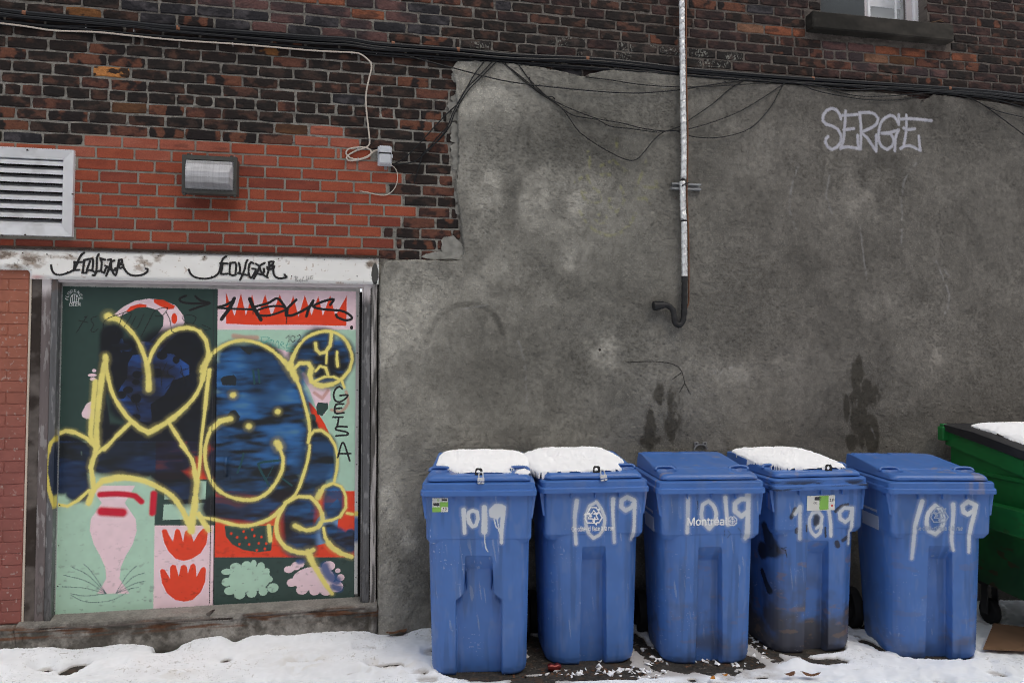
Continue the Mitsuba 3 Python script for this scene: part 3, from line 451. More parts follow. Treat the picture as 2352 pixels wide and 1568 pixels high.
# ------------------------------------------------------------------ the wall: brick, mortar, render
def XZ(px, z, y=0.):                      # wall x at survey column px and height z
    py = 400.
    for _ in range(6):
        z0, z1 = W(px, py, y)[1], W(px, py + 1, y)[1]; py += (z - z0) / (z1 - z0)
    return W(px, py, y)[0]
ROW0, COURSE = 3.757, .0690
ztop = lambda k: ROW0 - COURSE * k
CR = {'A': (4.876, 0), 'B': (4.876, 373.2), 'C': (4.876, 717.8), 'E': (2.926, 746.5), 'F': (2.926, 1548.1), 'c': (3.998, 0), 'd': (3.998, 588)}
def xs(k, **c): return sorted({round(XZ(X / CR[n][0] + CR[n][1], ztop(k) - .03), 4) for n, l in c.items() for X in l})
DARKROWS = {
 -8: xs(-8, F=[1840, 1963, 2085, 2135, 2300]), -7: xs(-7, F=[385, 575, 762, 905, 1868, 2035, 2203]), -6: xs(-6, F=[95, 290, 487, 673, 857, 1968, 2132, 2300]),
 -5: xs(-5, E=[1310, 1515, 1720, 1783, 1983, 2192, 2303], F=[145, 342, 535, 722, 905, 1880, 2047, 2212]), -4: xs(-4, E=[720, 917, 1140, 1255, 1462, 1672, 1882, 2087, 2285], F=[130, 233, 420, 608, 795, 905, 1100, 1290, 1480, 1670, 1860, 1972, 2137, 2305]),
 -3: xs(-3, B=[555, 952, 1350, 1740], E=[327, 552, 777, 997, 1157, 1370, 1583, 1757, 1957, 2150, 2348], F=[105, 308, 492, 683, 712, 812, 992, 1165, 1350, 1525, 1695, 1865, 2040, 2203]),
 -2: xs(-2, A=[480], B=[385, 795, 1195, 1590], E=[175, 405, 628, 845, 1062, 1212, 1428, 1640, 1845, 1990, 2180], F=[225, 417, 610, 800, 910, 1003, 1080, 1168, 1276, 1445, 1622, 1788, 1957, 2120, 2290]),
 -1: xs(-1, A=[480, 915, 1348, 1780], E=[97, 323, 548, 775, 995, 1168, 1352, 1558, 1757, 1970, 2040, 2240], F=[95, 283, 472, 660, 843, 1022, 1195, 1372, 1543, 1715, 1845, 2013, 2183, 2345]),
 0: xs(0, A=[287, 720, 1142, 1560], B=[160, 580, 990, 1397, 1778], E=[207, 425, 645, 868, 908, 1122, 1292, 1420, 1552, 1690, 1790, 1950, 2155], F=[0, 197, 392, 580, 762, 938, 1118, 1290, 1463, 1638, 1808, 1978, 2138, 2310]),
 1: xs(1, A=[50, 505, 957]), 2: xs(2, A=[150, 605, 1052, 1492, 1585], B=[188, 613, 1022, 1422, 1810], C=[517, 905, 1275]), 3: xs(3, A=[75, 535, 983, 1410, 1825], B=[427, 832, 1230, 1622], C=[325, 685, 1063, 1437, 1600]),
 4: xs(4, A=[300, 762, 1198, 1633], B=[230, 655, 1070, 1465, 1855], C=[560, 948, 1313, 1640]), 5: xs(5, A=[132, 590, 1030, 1460, 1880], B=[480, 895, 1300, 1692], C=[398, 778, 1153, 1530, 1640]),
 6: xs(6, A=[5, 457, 903, 1228, 1647], B=[255, 667, 1082, 1490, 1893], C=[595, 970, 1355, 1500]), 7: xs(7, A=[40, 235, 470, 735, 1003, 1212, 1410, 1657], B=[148, 358, 570, 808, 1045, 1280, 1493, 1725, 1940], C=[265, 458, 760, 912, 1205, 1450, 1510]),
 8: xs(8, A=[350, 800, 1240, 1650], B=[250, 663, 1073, 1477, 1875], C=[590, 968, 1350, 1530]), 9: xs(9, A=[177, 530, 990, 1425, 1850], B=[450, 855, 1250, 1643], C=[350, 745, 1125, 1490]),
 10: xs(10, A=[322, 775, 1217, 1655], B=[250, 660, 1060, 1470], C=[185, 535, 910, 1285, 1530]), 11: xs(11, A=[25, 475, 930])}
DARKR = {11: xs(11, C=[880, 1080, 1440, 1540]), 12: xs(12, C=[870, 1258, 1560]), 13: xs(13, C=[1025, 1412, 1575]), 14: xs(14, C=[848, 1225, 1600]), 15: xs(15, C=[1020, 1397, 1610]), 16: xs(16, C=[1180, 1545, 1630]), 17: xs(17, C=[1007, 1378, 1645]),
 18: xs(18, C=[932, 1205, 1565, 1665]), 19: xs(19, C=[1015, 1395, 1500]), 20: xs(20, C=[952, 1210, 1420])}
REDROWS = {11: xs(11, A=[935, 1368], c=[1458, 1795, 2118], d=[85, 405, 732, 780, 1060]), 12: xs(12, c=[140, 520, 880, 1235, 1575, 1905, 2230], d=[200, 518, 823, 930, 1220]), 13: xs(13, c=[708, 1070, 1420, 1755, 2090], d=[83, 420, 742, 1057, 1345]),
 14: xs(14, c=[560, 912, 1268, 1612, 1950, 2275], d=[265, 590, 898, 1200]), 15: xs(15, c=[745, 1097, 1442, 1780, 2285, 2100], d=[85, 405, 732, 1045, 1340]), 16: xs(16, c=[560, 922, 1270, 1610, 1935, 2265], d=[238, 558, 870, 1175, 1475]),
 17: xs(17, c=[735, 1087, 1437, 1775, 2105], d=[82, 402, 722, 1035, 1335]), 18: xs(18, c=[540, 890, 1240, 1583, 1920, 2252], d=[222, 543, 853, 1155]), 19: xs(19, c=[690, 1040, 1385, 1722, 2050], d=[25, 345, 660, 972, 1270]), 20: xs(20, c=[135, 495, 852, 1205, 1545, 1882, 2212], d=[185, 505, 822, 1120])}
DULLRED = {9: xs(9, B=[1643], C=[350]), 10: xs(10, B=[1470], C=[185, 535]), 18: xs(18, C=[790, 912]), 19: xs(19, C=[930, 1008]), 20: xs(20, C=[735, 945])}
# what single bricks look like: (survey x, survey y, class)
def cl(n, yoff, ysc, items): return [(X / CR[n][0] + CR[n][1], yoff + Yv / ysc, c) for X, Yv, c in items]
PICK = cl('A', 0, 4.876, [(930, 125, 'amber'), (1200, 565, 'mottled'), (100, 600, 'mottled'), (980, 670, 'mottled'), (1240, 820, 'amber2'), (1060, 930, 'rust'), (1440, 960, 'mottled'), (350, 1015, 'rust'), (580, 1155, 'rust'), (1440, 1215, 'tan'), (1800, 1250, 'mottled'), (80, 1260, 'mottled'), (760, 1300, 'mottled'), (150, 1380, 'mottled'), (1440, 1480, 'rust'), (1800, 1500, 'mottled'), (500, 90, 'umber'), (1700, 200, 'slate'), (1560, 60, 'slate'), (1900, 90, 'slate')]) + \
 cl('B', 0, 4.876, [(200, 100, 'slate'), (600, 140, 'slate'), (1000, 160, 'slate'), (760, 30, 'plum'), (1150, 60, 'plum'), (1540, 85, 'plum'), (1860, 110, 'plum'), (1390, 205, 'plum'), (1780, 225, 'slate'), (370, 240, 'mottled'), (790, 275, 'slate'), (1190, 305, 'plum'), (1590, 340, 'slate'), (1220, 570, 'amber'), (1430, 705, 'rust'), (690, 910, 'mottled'), (460, 1285, 'rust'), (1440, 1475, 'tan'), (110, 1510, 'rust'), (450, 1520, 'mottled'), (860, 1540, 'mottled'), (1260, 1555, 'rust'), (900, 1060, 'umber'), (1280, 1080, 'umber'), (1390, 1220, 'rust')]) + \
 cl('C', 0, 4.876, [(150, 20, 'orange'), (490, 35, 'plum'), (870, 60, 'plum'), (240, 110, 'orange'), (630, 145, 'orange'), (1000, 180, 'plum'), (1360, 220, 'slate'), (490, 255, 'plum'), (860, 295, 'slate'), (290, 360, 'plum'), (670, 395, 'plum'), (1030, 425, 'umber'), (1400, 465, 'mottled'), (1800, 500, 'fleck'), (1500, 20, 'rust'), (1130, 925, 'mottled'), (1340, 1060, 'rust'), (840, 1270, 'rust'), (1330, 1300, 'mottled'), (1160, 1410, 'mottled'), (1250, 90, 'slate'), (1240, 330, 'slate')]) + \
 cl('C', 287.1, 4.876, [(1130, 130, 'mottled'), (1400, 260, 'rust'), (1300, 130, 'umber'), (1210, 600, 'umber'), (1490, 610, 'rust'), (930, 700, 'umber'), (1400, 730, 'rust'), (1360, 960, 'rust'), (1190, 1080, 'rust'), (1500, 1090, 'mottled'), (1380, 1200, 'rust'), (1200, 1310, 'mottled'), (1440, 1310, 'rust'), (1330, 1430, 'rust')]) + \
 cl('F', 0, 2.926, [(515, 190, 'sand'), (700, 210, 'orange'), (850, 225, 'orange'), (170, 25, 'mottled'), (380, 45, 'mottled'), (760, 280, 'rust'), (890, 290, 'umber'), (1080, 310, 'plum'), (1260, 325, 'plum'), (1435, 340, 'orange'), (1610, 350, 'orange'), (955, 365, 'rust'), (1040, 370, 'plum'), (1125, 375, 'plum'), (1220, 385, 'plum'), (1360, 395, 'sand'), (1535, 405, 'tan'), (1705, 415, 'rust'), (1950, 385, 'orange'), (1110, 440, 'rust'), (1280, 460, 'plum'), (1460, 470, 'umber'), (1630, 475, 'plum'), (1770, 490, 'plum'), (1380, 530, 'umber'), (1545, 535, 'umber'), (1730, 550, 'mottled'), (2220, 340, 'rust'), (1990, 460, 'mottled'), (2110, 140, 'mottled'), (2050, 330, 'umber'), (1000, 310, 'rust'), (560, 40, 'slate')]) + [(x, y, 'orange') for x, y in ((866, 4), (700, 0))]
PICK = [(*W(px, py), c) for px, py, c in PICK]
AMBER2 = brick_fn((.03, .016, .010), (.40, .165, .05), .40, .5, fx=16, seed=40.); mat('brick_amber2', proc(AMBER2), .85, .3, proc(brick_bump), .006)
def brick_mesh(x0, x1, z0, z1, rough, yf, rr, yb=.03, tilt=.0):
    L, Hh = x1 - x0, z1 - z0; c = min(.0065 * rough + .0015, .3 * Hh)
    us = [(0, .0, 1), (.33, 0, 0), (.67, 0, 0), (1, 0, 1), (1, .5, 0), (1, 1, 1), (.67, 1, 0), (.33, 1, 0), (0, 1, 1), (0, .5, 0)]
    ring = []
    for u, v, corner in us:
        x, z = x0 + u * L, z0 + v * Hh
        if corner: x += c * (1 if u == 0 else -1) * rr.uniform(.15, .55); z += c * (1 if v == 0 else -1) * rr.uniform(.1, .4)
        x += rough * rr.uniform(-.0022, .0022); z += rough * rr.uniform(-.0022, .0022); ring.append((x, z))
    ring = np.array(ring); n = len(ring); ctr = ring.mean(0); b = .0035 if rough > .5 else .0016
    d = ctr - ring; inner = ring + np.sign(d) * np.minimum(np.abs(d), b * (1.2 if rough > .5 else 1))
    yy = yf + rough * np.array([rr.uniform(-.0012, .0012) for _ in range(n)])
    V = np.vstack([np.c_[ring[:, 0], np.full(n, yb), ring[:, 1]], np.c_[ring[:, 0], yy + b, ring[:, 1]], np.c_[inner[:, 0], yy, inner[:, 1]], [[ctr[0], yf - .0008 * rough, ctr[1]]]])
    F = []
    for i in range(n):
        j = (i + 1) % n
        for a in (0, n): F += [[a + i, a + j, a + n + j], [a + i, a + n + j, a + n + i]]
        F.append([2 * n + i, 2 * n + j, 3 * n])
    return trimesh.Trimesh(V, F, process=False)
WINX0, WINX1, WINZ0 = WX(1886, 36), WX(2131, 54), WZ(1886, 38)
SILL = (WX(1861, 38, -.05), WX(2186, 60, -.05), 4.01, 4.135)
DOORX0, DOORX1, DOORZ1 = -1.905, .052, 2.33
r_up = lambda rr: rr.random() < .28
def pick_class(x0, x1, z0, z1, rr):
    for px, pz, c in PICK:
        if x0 - .004 <= px <= x1 + .004 and z0 - .006 <= pz <= z1 + .006: return c
    xc, zc = (x0 + x1) / 2, (z0 + z1) / 2
    if xc > .9 and r_up(rr): return 'maroon'
    if zc < 3.84 and zc > 3.6 and .95 < xc < 2.75 and rr.random() < .85: return 'fleck'
    right = xc > 2.2
    r = rr.random()
    if right: return 'coal' if r < .2 else 'brown' if r < .38 else 'umber' if r < .62 else 'maroon' if r < .93 else 'mottled' if r < .96 else 'slate'
    return 'coal' if r < .42 else 'brown' if r < .75 else 'umber' if r < .9 else 'mottled' if r < .94 else 'slate'
def spans(lst, x_lo, x_hi, module):
    l = [x for x in lst]
    if not l: l = [x_lo + RNG.uniform(0, module)]
    while l[0] > x_lo: l.insert(0, l[0] - module * RNG.uniform(.97, 1.03))
    while l[-1] < x_hi: l.append(l[-1] + module * RNG.uniform(.96, 1.03))
    out = []
    for a, b in zip(l, l[1:]):
        n = max(1, round((b - a) / .208)) if b - a > .29 else 1
        out += [(a + (b - a) * i / n, a + (b - a) * (i + 1) / n) for i in range(n)]
    return out
bricks = []                               # (projected size, in view, class, mesh)
cells = []
STX = {k: xs(k, C=[v])[0] for k, v in {3: 1590, 4: 1620, 5: 1620, 6: 1495, 7: 1500, 8: 1520, 9: 1540, 10: 1540, 11: 1560, 12: 1580}.items()}
for k in range(-34, 12):
    right = 6.6 if k <= 2 else STX[k]
    if k == 11: rows = spans(DARKROWS[11], -4.2, DARKROWS[11][-1], .208)
    else: rows = spans(DARKROWS.get(k, []), -4.2, right, .208)
    cells += [(k, a, b) for a, b in rows if not (k == 9 and DULLRED[9][0] - .05 < (a + b) / 2 < DULLRED[9][1]) and not (k == 10 and DULLRED[10][0] - .02 < (a + b) / 2 < DULLRED[10][2])]
for k, l in DARKR.items(): cells += [(k, a, b) for a, b in zip(l, l[1:])]
for k in range(12, 21): cells += [(k, -4.2 + .208 * i + (k % 2) * .1, -4.2 + .208 * (i + 1) + (k % 2) * .1) for i in range(7)]
for k, a, b in cells:
    zt = ztop(k) + RNG.uniform(-.002, .002); zb = zt - .0595 + RNG.uniform(-.0015, .0015); j = .0052
    for lo, hi in ((a, b),):
        segs = [(lo, hi)]
        if zt > WINZ0 - .02: segs = [(s, min(e, WINX0 + .003)) for s, e in segs if s < WINX0 - .02] + [(max(s, WINX1 - .006), e) for s, e in segs if e > WINX1 + .02]
        if zb < SILL[3] and zt > SILL[2]: segs = [(s, min(e, SILL[0] - .004)) for s, e in segs if s < SILL[0] - .03] + [(max(s, SILL[1] + .004), e) for s, e in segs if e > SILL[1] + .03]
        for s, e in segs:
            if e - s < .03: continue
            x0, x1 = s + j + RNG.uniform(-.001, .0015), e - j + RNG.uniform(-.0015, .001)
            inview = -2.25 < (x0 + x1) / 2 < 5.0 and zt < 4.47 and (x0 + x1) / 2 > -2.2
            c = pick_class(x0, x1, zb, zt, RNG)
            m = brick_mesh(x0, x1, zb, zt, 1., RNG.uniform(-.0025, .0015), RNG)
            size = (x1 - x0) / (4.6 + .19 * (x0 + x1) / 2) ** 3 if inview else 0
            bricks.append((size, inview, c, m))
bricks.sort(key=lambda q: -q[0])
BW = thing('brick_wall', 'old soot-dark brick wall with grey mortar above the red infill and the cement render', 'wall')
for i, (s, v, c, m) in enumerate(bricks[:300]): part(BW, 'brick', m, 'brick_' + c)
rest = {}
for s, v, c, m in bricks[300:]: rest.setdefault(c if v else {'mottled': 'umber', 'fleck': 'coal'}.get(c, c), []).append(m)
small = ['brown', 'coal', 'umber']
for i, c in enumerate(sorted(rest)): part(BW, 'brickwork', cat(rest[c]), 'brick_' + c, kind='stuff')
# dull reddish old bricks round the infill
for k, l in DULLRED.items():
    for a, b in zip(l, l[1:]):
        part(BW, 'old_red_brick', brick_mesh(a + .006, b - .006, ztop(k) - .0575, ztop(k), .8, 0., RNG), 'red_brick_d' if k in (9, 10) else 'brick_rust')
opening = [sbox(WINX0, WINZ0, WINX1, 5.3), sbox(DOORX0 - .0, -1, DOORX1, DOORZ1 - .02), sbox(-2.7, 2.43, -1.735, 2.865)]
mort = sbox(-4.2, -.3, 6.6, 6.1).difference(unary_union(opening))
def grid_slab(poly, yf, yb, h, disp=None, snap=True):
    x0, z0, x1, z1 = poly.bounds; nx, nz = int(math.ceil((x1 - x0) / h)), int(math.ceil((z1 - z0) / h))
    X, Z = np.meshgrid(np.linspace(x0, x1, nx + 1), np.linspace(z0, z1, nz + 1), indexing='ij')
    cxx, czz = (X[:-1, :-1] + X[1:, 1:]) / 2, (Z[:-1, :-1] + Z[1:, 1:]) / 2
    keep = shapely.contains_xy(poly, cxx, czz); idx = np.arange((nx + 1) * (nz + 1)).reshape(nx + 1, nz + 1)
    i, k = np.nonzero(keep); q = np.stack([idx[i, k], idx[i + 1, k], idx[i + 1, k + 1], idx[i, k + 1]], 1)
    P2 = np.c_[X.ravel(), Z.ravel()]
    cnt = np.bincount(q.ravel(), minlength=len(P2)); bnd = np.nonzero((cnt > 0) & (cnt < 4))[0]
    ring = poly.boundary
    if snap:
        pts = shapely.points(P2[bnd]); near = shapely.line_interpolate_point(ring, shapely.line_locate_point(ring, pts)); c = shapely.get_coordinates(near)
        ok = np.hypot(*(c - P2[bnd]).T) < 1.5 * h; P2[bnd[ok]] = c[ok]
    Yv = np.full(len(P2), yf)
    if disp is not None: Yv = Yv + disp(P2[:, 0], P2[:, 1])
    V = np.c_[P2[:, 0], Yv, P2[:, 1]]; F = np.vstack([q[:, [0, 1, 2]], q[:, [0, 2, 3]]])
    e = np.vstack([F[:, [0, 1]], F[:, [1, 2]], F[:, [2, 0]]]); es = np.sort(e, 1)
    _, inv, c = np.unique(es, axis=0, return_inverse=True, return_counts=True); be = e[c[inv.ravel()] == 1]
    n = len(V); V = np.vstack([V, np.c_[P2[:, 0], np.full(n, yb), P2[:, 1]]])
    F = np.vstack([F, np.c_[be[:, 1], be[:, 0], be[:, 0] + n], np.c_[be[:, 1], be[:, 0] + n, be[:, 1] + n]])
    m = trimesh.Trimesh(V, F, process=False); m.remove_unreferenced_vertices(); return m
part(BW, 'mortar', grid_slab(mort.intersection(sbox(-2.6, -.3, 5.4, 4.6)), .0045, .035, .02, lambda x, z: .005 * (meshkit.fbm(np.c_[x * 30, z * 45, 0 * x], 3) - .5)), 'mortar')
part(BW, 'backing', extrude_xz(mort, .03, .30), 'mortar')

RW = thing('red_brick_infill', 'patch of clean newer red bricks with pale joints over the painted doors', 'wall')
nred = 0
for k, l in REDROWS.items():
    lo = -1.694 if 12 < k < 20 else -2.6
    sp = [(a, b) for a, b in spans(l, lo, l[-1], .208)]
    for a, b in sp:
        if b < lo + .02: continue
        if k == 11 and a < l[0] - .01: continue
        a = max(a, lo); zt = ztop(k) + RNG.uniform(-.001, .001)
        tone = 'abcd'[min(3, int(RNG.random() * 2.4))] if k > 12 else RNG.choice('adda')
        if k == 20: tone = RNG.choice('bcc')
        zb = max(zt - .0585, 2.338) if k == 20 else zt - .0585
        part(RW, 'brick', brick_mesh(a + .0055, b - .0055, zb, zt, .3, -.003 + RNG.uniform(-.001, .001), RNG), 'red_brick_' + tone)
xr = {k: l[-1] for k, l in REDROWS.items()}
jp = [(-2.6, ztop(11) - .06), (REDROWS[11][0] - .004, ztop(11) - .06), (REDROWS[11][0] - .004, ztop(11) + .008)]
for k in range(11, 21): jp += [(xr[k] + .004, ztop(k) + .006), (xr[k] + .004, ztop(k + 1) + .006)]
jp = [p for p in jp] + [(xr[20], 2.338), (-2.6, 2.338)]
part(RW, 'mortar', grid_slab(Polygon(jp).buffer(0).difference(opening[2]), .0015, .03, .02, lambda x, z: .002 * (meshkit.fbm(np.c_[x * 60, z * 60, 0 * x], 3) - .5)), 'mortar_new')

# grey cement render
so = [(1042, 168), (1037, 160), (1046, 148), (1054, 141), (1090, 143), (1176, 150), (1251, 160), (1300, 170), (1340, 180), (1352, 172), (1401, 164), (1476, 170), (1540, 174), (1601, 180), (1726, 190), (1764, 195), (1864, 200), (1939, 212), (2000, 214), (2076, 222), (2108, 231), (2128, 228), (2139, 220), (2239, 232), (2352, 250), (2420, 256)]
left = [(872, 640), (878, 612), (886, 600), (960, 596), (1030, 601), (1054, 599), (1064, 582), (1062, 554), (1059, 520), (1058, 492), (1052, 470), (1046, 431), (1050, 400), (1052, 370), (1053, 328), (1052, 321), (1050, 280), (1051, 236), (1046, 215), (1048, 197), (1043, 182)]
pts = [W(*q) for q in so] + [(6.6, 3.60), (6.6, -.3), (.056, -.3), (.058, 2.15)] + [W(*q) for q in left[0:]]
ring = Polygon(pts).buffer(0).segmentize(.02); rc = np.array(ring.exterior.coords)
rc += .011 * (np.c_[meshkit.fbm(np.c_[rc * 40, 0 * rc[:, :1]], 3), meshkit.fbm(np.c_[rc * 40 + 9, 0 * rc[:, :1]], 3, 4)] - .5) * np.minimum(1, np.maximum(0, rc[:, 1:] - .1) * 9)
SP = Polygon(rc).buffer(0); SP = max(getattr(SP, 'geoms', [SP]), key=lambda g: g.area)
def st_disp(x, z): return .016 * (meshkit.fbm(np.c_[x * 2.2, z * 2.2, 0 * x], 3) - .5) + .006 * (meshkit.fbm(np.c_[x * 16, z * 16, 0 * x + 3], 3) - .5) - .006 * np.clip(1 - np.abs(z - 2.2) * 0, 0, 0)
ST = thing('cement_wall', 'rough grey cement-rendered wall with a white sprayed name behind the blue bins', 'wall')
part(ST, 'render', grid_slab(SP, -.021, .012, .0125, st_disp), 'stucco', smooth=True)
# smears of render left on the bricks beside its edge
for px, py, a, b in ((1046, 228, 9, 9), (1041, 246, 12, 11), (1043, 268, 9, 10), (1046, 296, 10, 12), (1046, 318, 10, 11), (1046, 345, 10, 15), (1048, 375, 9, 14), (1054, 410, 5, 10), (1051, 450, 7, 13), (1052, 480, 6, 12), (1036, 562, 22, 18), (1050, 580, 26, 14), (1010, 588, 38, 7), (1045, 176, 7, 12)):
    x, z = W(px, py); t = np.linspace(0, 2 * math.pi, 15)[:-1]; rr = np.array([RNG.uniform(.75, 1.2) for _ in t])
    part(ST, 'render_smear', extrude_xz(Polygon(np.c_[x + a * .0033 * rr * np.cos(t), z + b * .0032 * rr * np.sin(t)]).buffer(0), -.005 - RNG.uniform(0, .003), .01), 'smear')

# painted pier at the far left, on a block of concrete
PP = thing('painted_pier', 'brick pier painted brownish red at the far left of the doors', 'wall')
pz = .215; r = 0
while pz < 2.19:
    zt = min(pz + .0605, 2.2)
    offs = -1.915 - (.0 if r % 2 == 0 else .105)
    xsn = [(-1.915, offs)] if r % 2 else []
    x = offs
    while x > -2.7: xsn.append((x, x - .211)); x -= .211
    for b, a in xsn: part(PP, 'brick', brick_mesh(a + .003, b - .003, pz, zt, .45, -.004, RNG), 'painted_brick')
    pz += .0645; r += 1
part(PP, 'mortar', box(-2.7, -1.917, .0, .03, .21, 2.2), 'painted_brick')
part(PP, 'edge_bead', box(-1.9145, -1.905, -.002, .03, .2, 2.19), 'cream_edge')
ft = trimesh.util.concatenate([box(-2.7, -1.93, -.05, .05, -.2, .205, .012)])
ft = ft.subdivide_to_size(.03); v = ft.vertices; ft.vertices = v + .014 * (np.c_[meshkit.fbm(v * 9, 3), meshkit.fbm(v * 9 + 5, 3), meshkit.fbm(v * 9 + 11, 3)] - .5)
part(PP, 'footing', ft, 'concrete', smooth=35)

# ------------------------------------------------------------------ doorway
DF = thing('door_frame', 'worn steel door frame with aluminium trim round the muralled double door', 'door frame')
FZ1 = 2.165
def vstrip(pxa, pxb, pyr, ya, yb, z0, z1, c=.002):
    return box(min(WX(pxa, pyr, ya), WX(pxb, pyr, ya)), max(WX(pxa, pyr, ya), WX(pxb, pyr, ya)), ya, yb, z0, z1, c)
XL = WX(126, 1000, 0.)                    # the reveal on the left
part(DF, 'rusty_strip', box(-1.9045, WX(87.5, 1000), .004, .05, .2, FZ1), 'rust_strip')
part(DF, 'jamb_panel', box(WX(88.2, 1000), WX(110.5, 1000), -.002, .05, .2, FZ1, .003), 'frame_mauve')
part(DF, 'jamb', cat([box(WX(111, 1000), XL, -.006, .004, .19, FZ1 - .002, .003), box(XL - .008, XL, .004, .075, .19, FZ1 - .002)]), 'frame_metal')
DX0, DX1 = WX(141, 660, DY) - .004, WX(819, 700, DY)
part(DF, 'trim', box(XL + .0005, DX0 + .012, DY - .012, DY + .02, .25, 2.138, .002), 'alu_trim')
part(DF, 'trim', box(DX1 - .004, DX1 + .018, DY - .012, DY + .02, .25, 2.118, .002), 'alu_trim')
part(DF, 'head', cat([box(XL, .02, -.004, .075, 2.138, FZ1 - .002, .002)]), 'frame_right')
part(DF, 'trim', box(XL + .003, DX1 + .02, DY - .02, DY + .02, 2.118, 2.137, .002), 'alu_trim')
part(DF, 'gap', box(DX1 + .018, DX1 + .05, DY + .01, DY + .03, .2, 2.118), 'dark_gap')
part(DF, 'jamb', cat([box(DX1 + .034, WX(833.5, 1000), .0, .075, .2, 2.1375, .003), box(WX(833.5, 1000) + .0005, WX(849.5, 1000), -.006, .06, .2, FZ1 - .003, .003)]), 'frame_right')
part(DF, 'wood_strip', box(WX(851.5, 1000), WX(864.5, 1000), -.004, .05, .2, FZ1 - .003, .002), 'weathered_wood')
part(DF, 'gap', box(WX(849, 1000), .06, .03, .06, .2, FZ1), 'dark_gap')
for i in range(8):
    z = .35 + i * .23; part(DF, 'screw', box(DX1 + .004, DX1 + .010, DY - .0135, DY - .011, z, z + .006), 'label_black'); part(DF, 'screw', box(XL + .012, XL + .018, DY - .0135, DY - .011, z + .04, z + .046), 'label_black')
DD = thing('double_door', 'double metal door printed with a colourful mural under yellow and dark blue graffiti', 'door')
zb0, zb1 = .236, .228
def leaf(x0, x1): return box(x0, x1, DY, DY + .04, zb1, 2.121, .0015)
L0 = part(DD, 'leaf', leaf(DX0, XSEAM - .002), 'door_print_left', label='left leaf with the heart-shaped graffiti and a pink vase shape')
L1 = part(DD, 'leaf', leaf(XSEAM + .002, DX1), 'door_print_right', label='right leaf with the red zigzag crown at its top')
def sub(p, name, mesh, bsdf, **k): return part(p, name, mesh, bsdf, **k)
sub(L0, 'edge_strip', box(XSEAM - .022, XSEAM - .0185, DY - .0012, DY + .001, .24, 2.118), 'label_black')
lx, lz = M2(233, 1455); sub(L1, 'lock', cat([cyl((lx, DY - .006, lz), (lx, DY + .002, lz), .031, 28), cyl((lx, DY - .011, lz), (lx, DY - .005, lz), .022, 24)]), 'door_print_right', smooth=35)
hx, hz0 = M4(230, 290); hz1 = M4(230, 80)[1]
sub(L1, 'handle', cat([tube([(hx, DY, hz0 + .015), (hx, DY - .022, hz0 + .03), (hx, DY - .03, (hz0 + hz1) / 2), (hx, DY - .022, hz1 - .03), (hx, DY, hz1 - .015)], .0075, 8, .02), box(hx - .022, hx + .022, DY - .004, DY + .001, hz0 - .012, hz0 + .014, .001), box(hx - .022, hx + .022, DY - .004, DY + .001, hz1 - .014, hz1 + .012, .001)]), 'door_print_right', smooth=35)
def rb(m, lists, r): return [([(m(*q)) for q in l], r if np.isscalar(r) else r) for l in lists]
C1 = lambda X, Y: (86.1 + X / 3.845, 625.9 + Y / 3.845)
C2 = lambda X, Y: (459.4 + X / 3.845, 625.9 + Y / 3.845)
C3 = lambda X, Y: (86.1 + X / 3.792, 1022.1 + Y / 3.792); C4 = lambda X, Y: (459.4 + X / 3.792, 1022.1 + Y / 3.792)
HAUS = [([(160, 305), (230, 285), (300, 245)], 2.4), ([(302, 228), (270, 300), (190, 412)], 3.2), ([(155, 312), (300, 320), (475, 325)], 2.0), ([(440, 232), (468, 300), (505, 360), (538, 415)], 3.4), ([(490, 300), (600, 270), (680, 228), (730, 272), (770, 340), (760, 380)], 2.3), ([(500, 335), (600, 302), (720, 297), (775, 330)], 2.0), ([(500, 375), (600, 380), (700, 352), (770, 322)], 2.0), ([(850, 240), (770, 320), (760, 370), (800, 380), (880, 350), (980, 290), (1000, 248)], 2.3), ([(1000, 248), (960, 320), (940, 385)], 2.4), ([(1150, 285), (1180, 235), (1080, 258), (1000, 300), (1100, 325), (1250, 338), (1330, 380), (1338, 410), (1280, 420), (1210, 392), (1202, 372)], 2.2), ([(765, 380), (765, 450)], .7), ([(468, 340), (468, 370)], .7), ([(1338, 480), (1338, 490)], 2.6)]
GET = [[(1255, 1025), (1230, 1005), (1195, 1030), (1180, 1080), (1195, 1130), (1240, 1140), (1285, 1110), (1305, 1080), (1235, 1085)], [(1268, 1158), (1200, 1165), (1195, 1240), (1272, 1235)], [(1200, 1200), (1250, 1195)], [(1175, 1275), (1260, 1275)], [(1225, 1275), (1215, 1340), (1200, 1370)], [(1300, 1360), (1215, 1358), (1200, 1385), (1290, 1405), (1305, 1430), (1200, 1440)]]
sub(L1, 'painted_tag', ribbons([([C2(*q) for q in l], r * 1.3) for l, r in HAUS], DY), 'black_ink')
sub(L1, 'painted_tag', ribbons([([C2(*q) for q in l], 2.1) for l in GET] + [([C4(*q) for q in l], 2.0) for l in ([(1200, 105), (1245, -25), (1305, 135)], [(1205, 72), (1312, 72)])], DY), 'black_ink')
sub(L1, 'painted_tag', ribbons([([C2(*q) for q in l], 2.2) for l in ([(470, 865), (482, 980)], [(515, 855), (525, 970)])] + [([C4(*q) for q in l], r) for l, r in (([(380, 70), (360, 150), (325, 240)], 2), ([(700, 130), (530, 150), (515, 190), (600, 350)], 2.6), ([(640, 180), (580, 290)], 1), ([(720, 290), (800, 350)], 2))], DY), 'green_ink')
sub(L1, 'painted_tag', ribbons([([C2(*q) for q in l], .75) for l in ([(760, 580), (785, 555), (785, 612)], [(820, 553), (803, 570), (803, 598), (820, 614), (838, 598), (838, 570), (820, 553)], [(860, 562), (880, 548), (892, 570), (862, 610), (897, 606)])], DY), 'black_ink')
